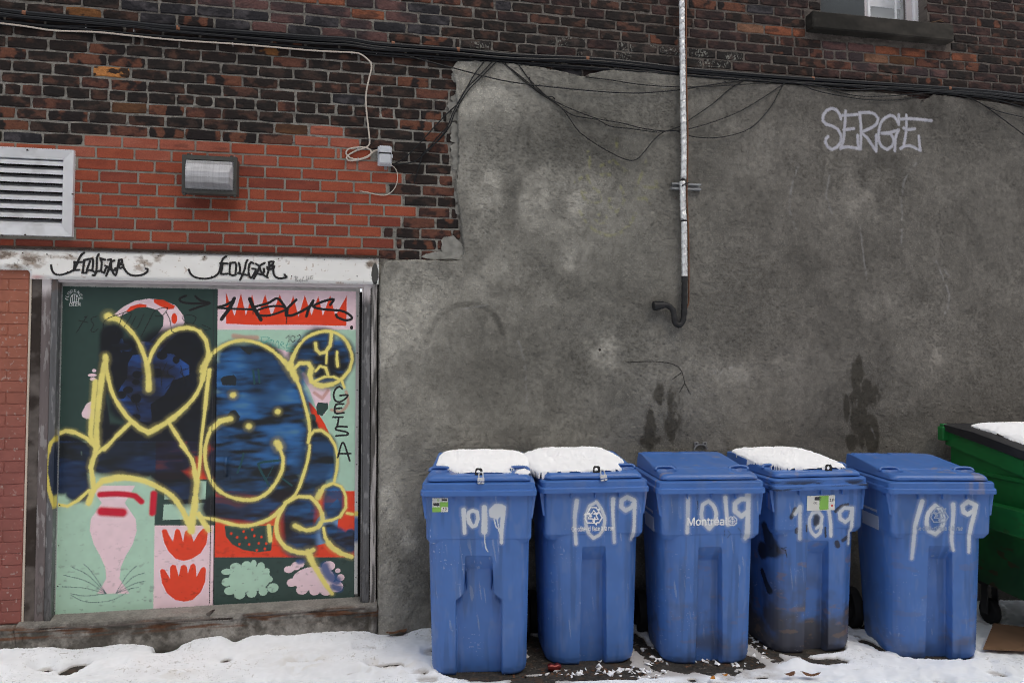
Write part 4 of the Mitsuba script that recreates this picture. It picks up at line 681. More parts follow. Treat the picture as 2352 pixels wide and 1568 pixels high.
sub(L1, 'painted_tag', ribbons([([C2(*q) for q in l], .6) for l in ([(540, 570), (612, 575), (555, 620), (540, 570)], [(560, 625), (640, 590), (600, 632)], [(650, 600), (640, 650)], [(655, 650), (690, 600), (692, 665)], [(700, 665), (720, 610), (745, 625), (715, 640), (750, 668)], [(755, 640), (800, 630)], [(775, 615), (765, 665), (800, 660)], [(830, 660), (760, 695), (830, 690)])], DY), 'teal_ink')
sub(L0, 'painted_tag', ribbons([([C1(*q) for q in l], 2.6) for l in ([(1312, 205), (1262, 225), (1265, 255), (1350, 272), (1520, 270)], [(1395, 210), (1440, 248), (1522, 270), (1420, 305), (1345, 332)])], DY), 'black_ink')
MK = [[(440, 382), (400, 440), (345, 530)], [(360, 422), (445, 440)], [(410, 395), (440, 382)], [(530, 385), (480, 400), (475, 430), (500, 460), (470, 510), (500, 525), (535, 495)], [(690, 550), (730, 440), (765, 352), (830, 365), (765, 480)], [(870, 385), (825, 480), (875, 495), (942, 365)], [(1040, 380), (1100, 382), (1150, 310), (1040, 335), (985, 430), (915, 565)], [(1135, 345), (1170, 420), (1188, 520), (1240, 535)], [(1330, 450), (1290, 420), (1285, 385), (1350, 375), (1402, 398), (1375, 450)], [(1450, 460), (1530, 495), (1470, 510)], [(1080, 820), (1100, 880), (1145, 790)], [(1100, 880), (1095, 1000)], [(1210, 820), (1150, 860), (1160, 910), (1212, 930), (1130, 1030)], [(1265, 820), (1300, 975)], [(1350, 840), (1262, 880), (1382, 980)], [(760, 1050), (900, 1180)], [(870, 1160), (890, 1220)], [(770, 350), (600, 420), (580, 520)]]
sub(L0, 'painted_tag', ribbons([([C1(*q) for q in l], .85) for l in MK], DY), 'black_ink')
LINES = [([(600, 1290), (420, 1180), (230, 1130)], 0), ([(600, 1290), (440, 1130), (300, 1060)], 0), ([(600, 1290), (470, 1100), (400, 1030)], 0), ([(600, 1290), (400, 1240), (215, 1230)], 0), ([(600, 1290), (420, 1310), (290, 1290)], 0), ([(680, 1290), (780, 1130), (860, 1050)], 0), ([(680, 1290), (830, 1150), (930, 1110)], 0), ([(680, 1290), (830, 1210), (935, 1180)], 0), ([(680, 1290), (800, 1250), (880, 1235)], 0), ([(290, 1300), (380, 1350), (480, 1365), (640, 1350), (760, 1290), (820, 1240)], 0)]
sub(L0, 'line_drawing', ribbons([([C3(*q) for q in l], .55) for l, _ in LINES], DY), 'green_ink')
def place_text(text, height, px, py, y, bsdf, sx=1., rot=0., bold=False, center=True):
    m = meshkit.text_mesh(text, height, .0006, bold); v = m.vertices.copy()
    if center: v[:, 0] -= (v[:, 0].min() + v[:, 0].max()) / 2; v[:, 1] -= height / 2
    v[:, 0] *= sx; c, s = math.cos(rot), math.sin(rot); x, z = W(px, py, y)
    m.vertices = np.c_[x + c * v[:, 0] - s * v[:, 1], y - v[:, 2], z + s * v[:, 0] + c * v[:, 1]]; return m
bm = []
for ch, X, Yv, a in zip('FLORENCE', (260, 263, 278, 303, 333, 361, 381, 384), (232, 208, 183, 166, 161, 176, 201, 228), (78, 62, 42, 16, -6, -36, -62, -80)):
    bm.append(place_text(ch, .017, *C1(X, Yv), DY, None, rot=math.radians(a)))
bm.append(place_text('DIER', .019, *C1(332, 281), DY, None, rot=math.radians(4)))
bm.append(ribbons([([C1(*q) for q in l], .65) for l in ([(292, 265), (292, 225), (305, 198), (330, 190), (352, 205), (362, 235), (362, 258), (292, 265)], [(312, 262), (308, 200)], [(330, 262), (324, 192)], [(342, 260), (344, 200)])], DY))
sub(L0, 'print', cat(bm), 'white_print')

FA = thing('fascia_panel', 'long white sheet metal panel over the doors, rust stained and tagged twice in black marker', 'panel')
fy = -.022
fpoly = Polygon([(-2.9, 2.325), (.050, 2.325), W(869.5, 652, fy), (-1.905, WZ(90, 640, fy)), (-1.905, 2.2), (-2.9, 2.2)])
part(FA, 'sheet', grid_slab(fpoly, fy, .03, .03, lambda x, z: .004 * (meshkit.fbm(np.c_[x * 6, z * 9, 0 * x], 3) - .5), snap=True), 'fascia_paint', smooth=True)
U1 = lambda X, Y: (X / 8.904 + 103.4, Y / 8.904 + 574.2); U2 = lambda X, Y: (X / 7.314 + 424.9, Y / 7.314 + 580)
T1 = [[(125, 310), (140, 400), (190, 480), (290, 510), (400, 490), (500, 455), (580, 415), (700, 405)], [(800, 55), (740, 100), (690, 190), (640, 320), (590, 410)], [(600, 240), (600, 330), (590, 410)], [(610, 250), (700, 250), (790, 240)], [(810, 200), (790, 300), (775, 440), (760, 460), (850, 470)], [(800, 205), (900, 185), (970, 175), (985, 250), (970, 400)], [(920, 230), (870, 360), (845, 470)], [(880, 410), (970, 420), (1020, 450)], [(1100, 85), (1060, 160), (1060, 300), (1045, 460), (1010, 520), (975, 515)], [(1130, 170), (1160, 250), (1140, 420), (1080, 435)], [(1140, 170), (1230, 200)], [(1140, 425), (1210, 470), (1230, 400), (1270, 340), (1230, 320)], [(1290, 200), (1350, 190), (1350, 300), (1370, 420), (1440, 520), (1480, 380), (1510, 210)], [(1420, 215), (1350, 230), (1310, 370), (1250, 530)], [(1280, 340), (1330, 400), (1430, 410), (1440, 370)], [(1510, 200), (1570, 195), (1580, 250), (1510, 285), (1600, 300), (1600, 350), (1540, 370), (1500, 310)], [(1600, 340), (1660, 440), (1750, 510), (1880, 525), (2020, 495), (2100, 430), (2100, 390), (2060, 380)]]
T2 = [[(65, 285), (90, 350), (160, 410), (300, 440), (440, 425), (530, 380), (580, 310), (600, 200), (640, 100), (695, 65)], [(590, 180), (720, 185)], [(630, 200), (620, 290), (605, 360), (715, 355)], [(760, 170), (755, 370), (850, 375)], [(760, 180), (840, 165), (860, 200), (850, 370)], [(905, 175), (925, 250), (920, 340)], [(890, 345), (1000, 370), (1080, 380)], [(1050, 125), (1020, 180), (1010, 250), (960, 390), (925, 460)], [(1150, 180), (1110, 160), (1080, 200), (1070, 350), (1110, 430), (1170, 340), (1190, 280), (1130, 270)], [(1190, 190), (1250, 230), (1270, 300), (1310, 370), (1390, 420)], [(1340, 175), (1260, 220), (1220, 320), (1155, 440)], [(1200, 345), (1290, 370), (1330, 320), (1325, 270)], [(1370, 410), (1420, 240), (1410, 160), (1490, 155), (1480, 190), (1420, 230), (1500, 230), (1490, 265), (1390, 280), (1380, 240)], [(1480, 260), (1490, 360), (1540, 420), (1620, 435), (1710, 410), (1670, 370)]]
T3 = [[(1830, 410), (1890, 400)], [(1860, 400), (1855, 490), (1895, 480), (1870, 445), (1895, 410)], [(1920, 460), (1950, 440), (1920, 480), (1960, 490)], [(1990, 400), (1975, 490), (2020, 470)], [(2050, 400), (2030, 500)], [(2080, 400), (2060, 490)], [(2040, 450), (2090, 445)], [(2150, 385), (2110, 400), (2110, 450), (2150, 430)]]
fyy = fy - .0035
part(FA, 'marker_tag', ribbons([([U1(*q) for q in l], 2.5) for l in T1], fyy, .001), 'black_ink'); part(FA, 'marker_tag', ribbons([([U2(*q) for q in l], 2.4) for l in T2], fyy, .001), 'black_ink'); part(FA, 'marker_tag', ribbons([([U2(*q) for q in l], .45) for l in T3], fyy, .001), 'grey_ink')
for px, py in ((52, 577), (108, 580), (363, 584), (470, 586), (640, 590), (700, 592), (745, 592), (820, 630), (670, 630), (486, 631), (155, 620)):
    x, z = W(px, py + 4, fyy); part(FA, 'rivet', cyl((x, fyy - .002, z), (x, fyy + .003, z), .0035, 8), 'lintel_steel')
LN = thing('steel_lintel', 'dark rusty steel lintel angle under the red bricks, over the white panel', 'lintel')
part(LN, 'angle', cat([box(-2.9, .062, -.034, .02, 2.3275, 2.3335, .001), box(-2.9, .062, -.034, -.028, 2.3205, 2.327, .001)]), 'lintel_steel')

TH = thing('door_threshold', 'cracked concrete doorstep with a rusty steel edge under the muralled doors', 'doorstep')
prof = [(.10, .228), (.06, .231), (-.02, .215), (-.045, .205), (-.05, .175), (-.04, .168), (-.035, .03), (-.03, -.2), (.10, -.2)]
m = trimesh.creation.extrude_polygon(Polygon(prof), 1.0, engine='earcut'); v = m.vertices.copy(); m.vertices = np.c_[-1.925 + 1.975 * v[:, 2], v[:, 0], v[:, 1]]; m.invert() if m.volume < 0 else None
m = m.subdivide_to_size(.035); v = m.vertices.copy(); nn = np.c_[meshkit.fbm(v * 7, 4), meshkit.fbm(v * 7 + 5, 4), meshkit.fbm(v * 7 + 11, 4)] - .5
fr = np.clip((.08 - v[:, 1]) / .08, 0, 1)[:, None]; v = v + nn * np.array([.0, .03, .024]) * fr; ends = np.clip((v[:, 0] + .22) / .25, 0, 1) * (v[:, 2] < .16) * (v[:, 1] < 0); v[:, 1] += .02 * ends; m.vertices = v
part(TH, 'step', m, 'concrete', smooth=35)
part(TH, 'steel_edge', tube([(-1.83, -.046, .186), (-1.5, -.05, .182), (-1.1, -.051, .186), (-.78, -.05, .18)], .006, 6, .1), 'rust_strip')
part(TH, 'steel_edge', tube([(-.72, -.052, .19), (-.5, -.05, .188), (-.2, -.048, .192), (-.02, -.046, .19)], .005, 6, .1), 'rust_strip')
part(TH, 'rusty_bracket', box(-.905, -.885, -.06, .055, .205, .222, .003).apply_transform(trimesh.transformations.rotation_matrix(-.35, (0, 0, 1), (-.9, 0, .2))), 'rust_strip')
for x0, x1, z1, dy in ((-1.945, -1.87, .20, .035), (-.0, .052, .20, .03)):
    c = box(x0, x1, -.075 + dy, .03, -.1, z1, .02).subdivide_to_size(.03); v = c.vertices; c.vertices = v + .03 * (np.c_[meshkit.fbm(v * 12, 3), meshkit.fbm(v * 12 + 5, 3), meshkit.fbm(v * 12 + 11, 3)] - .5); part(TH, 'broken_concrete', c, 'concrete', smooth=35)

# ------------------------------------------------------------------ louvre, lamp, box, window
LV = thing('louvre_vent', 'white metal louvre vent with slanted slats at the left of the red bricks', 'vent')
lx0, lx1, lz0, lz1, fw = -2.75, -1.689, 2.397, 2.900, .057
part(LV, 'frame', cat([hull(pts_) for pts_ in (
    [(lx0, -.03, lz1), (lx1, -.03, lz1), (lx1 - fw, -.024, lz1 - fw), (lx0 + fw, -.024, lz1 - fw), (lx0, .0, lz1), (lx1, .0, lz1), (lx1 - fw, 0., lz1 - fw), (lx0 + fw, 0., lz1 - fw)],
    [(lx0, -.03, lz0), (lx1, -.03, lz0), (lx1 - fw, -.024, lz0 + fw), (lx0 + fw, -.024, lz0 + fw), (lx0, .0, lz0), (lx1, .0, lz0), (lx1 - fw, 0., lz0 + fw), (lx0 + fw, 0., lz0 + fw)],
    [(lx1, -.0305, lz1 - .0015), (lx1, -.0305, lz0 + .0015), (lx1 - fw + .001, -.0245, lz0 + fw), (lx1 - fw + .001, -.0245, lz1 - fw), (lx1, .0, lz1 - .0015), (lx1, .0, lz0 + .0015), (lx1 - fw + .001, 0., lz0 + fw), (lx1 - fw + .001, 0., lz1 - fw)],
    [(lx0, -.0305, lz1 - .0015), (lx0, -.0305, lz0 + .0015), (lx0 + fw, -.0245, lz0 + fw), (lx0 + fw, -.0245, lz1 - fw), (lx0, .0, lz1 - .0015), (lx0, .0, lz0 + .0015), (lx0 + fw, 0., lz0 + fw), (lx0 + fw, 0., lz1 - fw)])]), 'louvre_metal')
zi0, zi1 = lz0 + fw, lz1 - fw; pitch = (zi1 - zi0) / 7.6
for i in range(8):
    z = zi0 - .006 + i * pitch
    prf = Polygon([(-.020, z), (-.020, z + .022), (-.018, z + .023), (.045, z + .055), (.045, z + .052), (-.0165, z + .020), (-.0165, z)])
    mm = trimesh.creation.extrude_polygon(prf, lx1 - lx0 - 2 * fw + .006, engine='earcut'); v = mm.vertices.copy(); mm.vertices = np.c_[lx0 + fw - .003 + v[:, 2], v[:, 0], v[:, 1]]; mm.fix_normals()
    part(LV, 'slat', mm, 'louvre_metal')
part(LV, 'backing', box(lx0 + .06, lx1 - .05, .065, .07, lz0 + .04, lz1 - .04), 'dark_gap')
for px, py in ((63, 345), (167, 446), (58, 539), (5, 541)):
    x, z = W(px, py, -.03); part(LV, 'screw', cyl((x, -.034, z), (x, -.026, z), .005, 8), 'rust_strip')

FL = thing('wall_lamp', 'dark bronze wall pack lamp with a ribbed glass lens on the red bricks', 'lamp')
ax0, ax1, az0, az1 = WX(419, 360, -.10), WX(545, 365, -.10), WZ(485, 446, -.10), WZ(485, 359, -.10)
zmid = (az0 + az1) / 2
part(FL, 'housing', cat([hull([(ax0 + .012, -.002, az0 + .012), (ax1 - .004, -.002, az0 + .012), (ax0 + .012, -.002, az1 - .004), (ax1 - .004, -.002, az1 - .004), (ax0 + .004, -.085, az0 + .002), (ax1 - .004, -.085, az0 + .002), (ax0 + .004, -.085, az1 - .004), (ax1 - .004, -.085, az1 - .004)])]), 'lamp_case')
fo = sbox(ax0, az0, ax1, az1); fi = sbox(ax0 + .018, az0 + .022, ax1 - .018, az1 - .026).buffer(-.012).buffer(.012)
part(FL, 'door_frame', extrude_xz(fo.difference(fi), -.108, -.085), 'lamp_case')
gx0, gz0, gx1, gz1 = fi.bounds
part(FL, 'lens', hull([(gx0, -.095, gz0), (gx1, -.095, gz0), (gx0, -.095, gz1), (gx1, -.095, gz1), (gx0 + .010, -.150, gz0 + .034), (gx1 - .018, -.150, gz0 + .034), (gx0 + .010, -.150, gz0 + .098), (gx1 - .018, -.150, gz0 + .098), (gx0 + .006, -.112, gz1 - .006), (gx1 - .012, -.112, gz1 - .006)]), 'lamp_lens')
for sx in (ax0 + .03, ax1 - .035): part(FL, 'hinge', box(sx - .008, sx + .008, -.09, -.06, az1, az1 + .014, .002), 'lamp_case'); part(FL, 'bolt', trimesh.creation.icosphere(2, .0045).apply_translation((sx + .02, -.098, az1 + .006)), 'screw_steel', smooth=True)
for sx in (ax0 + .012, ax1 - .012): part(FL, 'foot', box(sx - .008, sx + .008, -.105, -.085, az0 - .012, az0, .002), 'lamp_case')

BX = thing('junction_box', 'small pale grey cable box strapped with a black tie beside the cream cable coil', 'junction box')
bx0, bx1, bz0, bz1 = WX(870, 356, -.05), WX(898, 356, -.05), WZ(884, 376, -.05), WZ(884, 335, -.05)
part(BX, 'cover', box(bx0, bx1, -.055, -.02, (bz0 + bz1) / 2 + .008, bz1, .006), 'box_plastic', smooth=30)
part(BX, 'cover', box(bx0 + .001, bx1 - .001, -.058, -.02, bz0, (bz0 + bz1) / 2 + .007, .006), 'box_plastic', smooth=30)
part(BX, 'base', box(bx0 - .006, bx1 + .006, -.02, -.001, bz0 - .004, bz1 + .004, .002), 'box_plastic')
part(BX, 'tie', box(bx0 - .002, bx1 + .002, -.060, -.02, (bz0 + bz1) / 2 + .008, (bz0 + bz1) / 2 + .013, .001), 'label_black')
part(BX, 'latch', box(bx1 + .002, bx1 + .012, -.045, -.03, bz0 + .04, bz0 + .062, .002), 'box_plastic'); part(BX, 'lug', box((bx0 + bx1) / 2 - .004, (bx0 + bx1) / 2 + .016, -.006, -.002, bz0 - .026, bz0 - .004, .001), 'galv')

WN = thing('window', 'white sliding window with a grey insect screen and a dark stone sill, top right', 'window')
wy = .10
wz0 = WINZ0
part(WN, 'sill', (lambda s: (setattr(s, 'vertices', s.vertices + .006 * (np.c_[meshkit.fbm(s.vertices * 11, 3), meshkit.fbm(s.vertices * 11 + 5, 3), meshkit.fbm(s.vertices * 11 + 9, 3)] - .5)), s)[1])(box(SILL[0], SILL[1], -.075, .14, SILL[2] + .002, SILL[3] - .002, .008).subdivide_to_size(.05)), 'sill_stone', smooth=35)
part(WN, 'frame', cat([box(WINX0, WINX0 + .02, wy - .01, wy + .06, wz0, 5.3, .002), box(WX(2098, 30, wy), WINX1, wy - .012, wy + .06, wz0, 5.3, .002), box(WX(2108, 30, wy), WX(2113, 30, wy), wy - .018, wy - .01, wz0, 5.3, .001), box(WINX0 + .02, WX(2098, 30, wy) , wy + .002, wy + .06, wz0, wz0 + .012, .001), box(WINX0, WINX1, wy - .012, wy + .06, 5.24, 5.3)]), 'window_frame')
xm0, xm1 = WX(1989.5, 20, wy), WX(1995, 20, wy)
part(WN, 'stile', box(xm0, xm1 + .002, wy - .018, wy + .03, wz0 + .008, 5.24, .002), 'window_frame'); part(WN, 'rail', box(WINX0 + .02, xm0, wy - .014, wy + .0, wz0 + .001, wz0 + .022, .002), 'window_frame')
part(WN, 'screen', box(WINX0 + .021, xm0 - .018, wy - .004, wy - .001, wz0 + .023, 5.24), 'window_screen'); part(WN, 'screen_edge', box(xm0 - .018, xm0, wy - .008, wy - .001, wz0 + .022, 5.24), 'frame_mauve')
part(WN, 'pane', box(xm1 + .003, WX(2092, 30, wy), wy + .025, wy + .0255, wz0 + .013, 5.24), 'pane_glass')
part(WN, 'gasket', box(WX(2085.5, 30, wy), WX(2098, 30, wy), wy + .014, wy + .028, wz0 + .013, 5.24), 'frame_right')
gx = WX(2058, 30, wy + .08); part(WN, 'inner_bar', cat([box(gx - .006, gx + .006, wy + .08, wy + .09, wz0 + .1, 5.2), box(xm1, WX(2094, 30, wy), wy + .08, wy + .09, wz0 + .075, wz0 + .092), box(xm1, WX(2094, 30, wy), wy + .08, wy + .09, wz0 + .33, wz0 + .35), box(xm1 - .01, xm1 + .02, wy + .08, wy + .09, wz0 + .02, 5.2)]), 'window_frame')
part(WN, 'blind', box(xm0 - .1, WINX1 + .05, wy + .22, wy + .225, wz0 - .05, 5.3), 'blind'); part(WN, 'blind', box(WINX0, WINX1, wy + .18, wy + .185, wz0 + .27, 5.3), 'window_frame')
part(WN, 'room', box(WINX0 - .3, WINX1 + .3, .9, .95, wz0 - .4, 5.6), 'room_dark')
TW = []
for i in range(9):
    a, b = (SILL[1] - .03 - .016 * i - .01, RNG.uniform(-.05, .05)), (RNG.uniform(-.07, .07), RNG.uniform(-.03, .03))
    TW.append(tube([(a[0] - .05, a[1], SILL[3] + .006 + .004 * (i % 3)), (a[0] + b[0] * .3, a[1] + b[1], SILL[3] + .016 + .005 * (i % 4)), (a[0] + .05 + b[0], a[1] + b[1] * 2, SILL[3] + .008)], .003, 5, .03))
single('twig_nest', cat(TW), 'twig', 'small heap of dry twigs on the right end of the window sill', 'twigs')
# ------------------------------------------------------------------ cables on the wall
def cable(name, pts, r, y, bsdf, label, catg='cable', step=.05, group=None, ends=None):
    n = len(pts); ys = np.interp(np.linspace(0, 1, n), np.linspace(0, 1, np.size(y)), np.atleast_1d(y))
    k = thing(name, label, catg, group); scene[k] = ply(tube([(lambda q: (q[0], yy, q[1]))(W(px, py, yy)) for (px, py), yy in zip(pts, ys)], r, 8, step), bsdf, True); return k
ext = lambda l: [(-160, l[0][1] - 13)] + l + [(2440, l[-1][1] + 8)]
main = [(0, 24), (60, 31), (309.7, 54.3), (373, 61.5), (560, 75), (718, 86), (804, 91), (861, 100.5), (960, 108), (1054, 115), (1176, 127), (1351, 135), (1476, 147), (1576, 159), (1763, 175), (1939, 187), (2089, 197), (2264, 210), (2352, 220)]
def off(l, d, ph=0, amp=0): return [(x, y + d + amp * math.sin(x / 140. + ph)) for x, y in l]
def cable_thing(label, pts, r, y, bsdf='cable_black', step=.06, name='wall_cable'): return cable(name, pts, r, y, bsdf, label, 'cable', step)
KC = cable_thing('thickest black cable, the uppermost of the bundle that crosses the whole wall', ext(main), .0150, -.030)
scene[KC + '__run'] = scene.pop(KC)
for px, py in ((903, 100.8), (1052, 114.5), (1349, 135), (1866, 181.5), (2180, 203.5), (57, 30.5), (410, 65)):
    x, z = W(px, py, -.03); part(KC, 'tape_band', tube([(x - .010, -.03, z + .0012), (x + .010, -.03, z - .0012)], .0157, 8), 'tape_orange', smooth=40)
cable_thing('black cable wound just under the thickest cable of the bundle', ext(off(main, 7, .6, 2.0)), .0105, [-.042, -.022, -.042, -.022, -.042])
cable_thing('second black cable wound under the thickest cable of the bundle', ext(off(main, 11, 2.6, 2.6)), .0085, [-.022, -.038, -.022, -.038])
low = [(0, 50.5), (123, 61.5), (197, 68), (308, 79), (373, 84), (560, 97), (718, 111), (808, 116), (865, 121), (933, 126), (1056, 134), (1118, 137), (1176, 142), (1326, 153), (1451, 163), (1576, 173), (1751, 182), (1939, 194), (2200, 215), (2352, 228)]
cable_thing('lower black cable running a hand below the thick bundle, above the cream cable', ext(low), .0085, -.020)
cable_thing('thin black cable lying along the lower edge of the lower black cable', ext(off(low, 5, 1., 1.)), .0062, -.014)
cable_thing('thin black cable joining the lower line to the thick bundle at far left', [(-160, 38), (0, 48), (111, 59.5), (205, 61.5), (308, 61), (420, 73), (560, 84), (718, 94), (860, 106), (1000, 121), (1176, 134), (1476, 156), (1763, 181), (1850, 188)], .0075, -.018)
cable_thing('grey-lit black cable that leaves the bundle and slopes off at the right edge', [(1900, 190), (2000, 205), (2089, 206), (2189, 212.5), (2289, 230), (2352, 247), (2440, 268)], .0045, -.028)
cable_thing('black cable crossing the bundle at the far right, above the sprayed name', [(1763, 182), (1864, 196), (1940, 206), (2020, 205), (2089, 200), (2200, 212), (2300, 216), (2440, 226)], .005, -.032)
beige = [(-160, 36), (0, 53.7), (61.5, 61.5), (127, 70.8), (221.5, 74.2), (307.6, 83), (402, 92.3), (560, 103), (718, 116.5), (808, 121), (828.5, 125), (843, 135.4), (852, 145.6), (853, 160), (849, 174.3), (840.9, 215.3), (841, 246), (844, 277), (849, 321.5), (849, 330), (841, 339), (820, 345.5), (804, 353.8), (795.5, 362), (800, 369), (820, 368), (845, 361), (853, 352.7), (851, 344.5), (843, 340.4), (830, 338), (816, 339.4), (800, 342.5), (794.7, 352.7), (804, 363), (824.4, 366), (845, 358.9), (859, 347.6), (868, 344)]
BC = cable('cream_cable', beige, .0050, [-.036] * 9 + [-.034, -.03, -.024, -.016] + [-.012] * 6 + [-.012, -.014, -.018, -.012, -.01, -.016, -.012], 'cable_cream', 'cream cable dropping from the bundle to a coil beside the grey box', 'cable', .03)
scene[BC + '__run'] = scene.pop(BC)
for px, py in ((221, 72), (534, 101), (865, 121), (808, 120), (307, 70), (853, 146), (849, 321), (1485, 163), (822, 341), (823, 366), (373, 62), (197, 67)):
    x, z = W(px, py, -.02); part(BC if px < 860 else KC, 'clip', box(x - .0035, x + .0035, -.022, .002, z - .009, z + .010, .0015), 'clip_zinc')
cable_thing('black cable that sags from the bundle over the render, thickest of the sagging lines', [(806, 91), (892, 117), (984, 141.5), (1093, 170), (1176, 189), (1326, 206), (1451, 214), (1551, 207.5), (1626, 196), (1726, 181)], .0045, [-.012, -.028, -.04, -.05, -.04, -.03])
DROP = [('leftmost black wire falling from the bundle to the grey box', [(1113, 140), (1090.5, 170), (1078, 192), (1060.5, 222.5), (1050.5, 240), (1023, 265), (963, 330), (933, 360), (900, 380)]),
 ('middle black wire of the twist that falls from the bundle to the grey box', [(1130.5, 142), (1100, 175), (1075, 200), (1058, 225), (1038, 265), (1028, 290), (1003, 317.5), (970.5, 357.5), (948, 372.5), (925, 376), (902, 381)]),
 ('right black wire of the twist that falls from the bundle to the grey box', [(1140, 142), (1106, 177), (1080, 203), (1062, 228), (1043, 263), (1034, 288), (1012, 318), (985, 340), (966, 357)]),
 ('thin black wire tail hanging from the knot right of the grey box', [(1036, 285), (1024, 300), (1005, 322), (990, 340), (970, 358), (966, 372), (960, 392), (954, 408), (951, 421)])]
for l, p in DROP: cable_thing(l, p, .0037, [-.03, -.035, -.03, -.02, -.014], 'cable_thin', .03, 'drop_wire')
SAG = [('black wire with the deepest sag, dipping lowest left of the foil pipe', [(1143, 137.5), (1176, 160), (1226, 200), (1271, 232.5), (1296, 255), (1323.5, 295), (1338.5, 310), (1371, 332.5), (1401, 350), (1438.5, 367), (1461, 367), (1481, 347.5), (1501, 322.5), (1523.5, 304), (1563.5, 290), (1581, 277.5), (1638.5, 237.5), (1676, 205), (1713.5, 182.5)]),
 ('sagging black wire that climbs right of the foil pipe in a wide even curve', [(1186, 140), (1213.5, 180), (1251, 217.5), (1271, 231), (1311, 250), (1371, 272.5), (1426, 282.5), (1476, 295), (1526, 301), (1576, 297.5), (1638.5, 280), (1701, 255), (1763.5, 217.5), (1789, 200), (1812, 186)]),
 ('sagging black wire that bellies lowest just right of the foil pipe', [(1160, 145), (1176, 162.5), (1236, 212), (1276, 237.5), (1316, 265), (1371, 275), (1401, 290), (1451, 296), (1513.5, 304), (1546, 299), (1576, 310), (1606, 316), (1651, 316), (1701, 305), (1733, 287.5), (1763.5, 255), (1779, 232), (1789, 212), (1804, 188)]),
 ('short black wire loop hanging off the rusty nail at the top of the render', [(1346, 177.5), (1401, 184), (1476, 195), (1563.5, 200), (1651, 197.5), (1751, 191), (1800, 187)]),
 ('short twisted wire hooking off the tangle at the upper left of the render', [(1216, 178), (1222, 195), (1236, 208), (1252, 222), (1268, 222), (1275, 228)]),
 ('upper of two black wires leaving the bundle at the right edge', [(2160, 212), (2226.5, 225), (2264, 244), (2300, 258), (2352, 270), (2420, 288)]),
 ('lower of two black wires leaving the bundle at the right edge', [(2230, 226), (2264, 245), (2301.5, 272.5), (2352, 310), (2420, 362)]),
 ('slack black wire under the bundle between the foil pipe and the sprayed name', [(1830, 188), (1864, 205), (1914, 217.5), (1989, 229), (2059, 230), (2110, 222)]),
 ('slack black wire close under the bundle, straight over the sprayed name', [(1900, 205), (1964, 220), (2039, 221), (2126, 214), (2180, 210)])]
for l, p in SAG: cable_thing(l, p, .0034, [-.028, -.036, -.042, -.036, -.028], 'cable_thin', .04, 'sagging_wire')
cable('white_wire', [(893, 377), (905, 384), (912, 396), (913, 412), (908, 430), (897, 443), (882, 449), (860, 446), (845, 442), (826, 439)], .0026, [-.02, -.012, -.010], 'cable_cream', 'thin pale wire curling down from the grey box over the red bricks', 'wire', .03)
x, z = W(1347, 178, -.02); single('rusty_nail', cyl((x, -.05, z), (x, .0, z + .01), .006, 8), 'rust_strip', 'rusty nail stub at the broken top edge of the render', 'nail'); x, z = W(2115, 233, -.02); single('rusty_nail', cyl((x, -.05, z), (x + .02, .0, z + .01), .007, 8), 'rust_strip', 'rusty stub sticking out under the bundle above the sprayed name', 'nail')

# ------------------------------------------------------------------ foil pipe
PYD = -.062
PI = thing('foil_wrapped_pipe', 'silver foil wrapped pipe down the render, ending in a black trap with a hooked end', 'pipe')
def wp(px, py, y=PYD): x, z = W(px, py, y); return (x, y, z)
def foil(pts, r0=.0188):
    c = catmull([wp(*q) for q in pts], .012); rr = np.array([r0 * (1 + .05 * math.sin(i * 1.9) + RNG.uniform(-.035, .035)) for i in range(len(c))]); return tube(c, rr, 14)
part(PI, 'foil_wrap', foil([(1561, -120), (1565.6, 0), (1567, 100), (1569, 250), (1570.5, 340), (1569.8, 411)]), 'foil', smooth=True)
part(PI, 'foil_wrap', foil([(1567, 417), (1568, 438), (1568.4, 473), (1570.4, 506)]), 'foil', smooth=True); part(PI, 'foil_wrap', foil([(1571, 509), (1571.5, 570), (1572.3, 637)]), 'foil', smooth=True)
part(PI, 'band', tube([wp(1570.5, 505.6), wp(1570.8, 509.6)], .0195, 14), 'rubber_black', smooth=40); part(PI, 'core', tube([wp(1569.5, 405), wp(1567.4, 422)], .0125, 12), 'rubber_black', smooth=40)
blk = catmull([wp(*q) for q in ((1572.5, 636), (1572, 680), (1571, 715), (1569.5, 733), (1562, 746), (1551, 742), (1548, 724), (1544, 710), (1534, 702), (1524, 700.5), (1512, 701))], .012)
part(PI, 'trap', tube(blk, [(.0198 if i < 22 else .0188) * (1 + .05 * math.sin(i * 1.3)) for i in range(len(blk))], 14), 'rubber_black', smooth=True)
part(PI, 'cuff', tube([wp(1572.4, 635), wp(1572.2, 648)], .0208, 14), 'rubber_black', smooth=40); part(PI, 'elbow', cat([tube([wp(1524, 700.5), wp(1511, 702), wp(1501, 703)], [.024, .029, .030], 14), box(W(1518, 695, PYD)[0] - .045, W(1518, 695, PYD)[0] + .012, PYD - .02, PYD + .03, W(1518, 693, PYD)[1] - .004, W(1518, 693, PYD)[1] + .004, .002), tube([wp(1508, 702), (*W(1502, 703, .0)[:1], -.0, W(1502, 703)[1])], .02, 14)]), 'rubber_black', smooth=40)
CT = thing('copper_line', 'thin copper tube running down beside the foil wrapped pipe', 'pipe')
scene[CT] = ply(tube([wp(*q, -.055) for q in ((1570, -120), (1575.5, 0), (1576, 150), (1579.5, 300), (1578.5, 415), (1577.5, 440), (1578.5, 473), (1580.5, 512), (1582, 572), (1582.3, 622), (1582, 660), (1581.5, 697), (1578, 706))], .0046, 8, .05), 'copper', True)
SC = thing('strut_bracket', 'short galvanised channel bracket that holds the foil pipe to the wall', 'bracket')
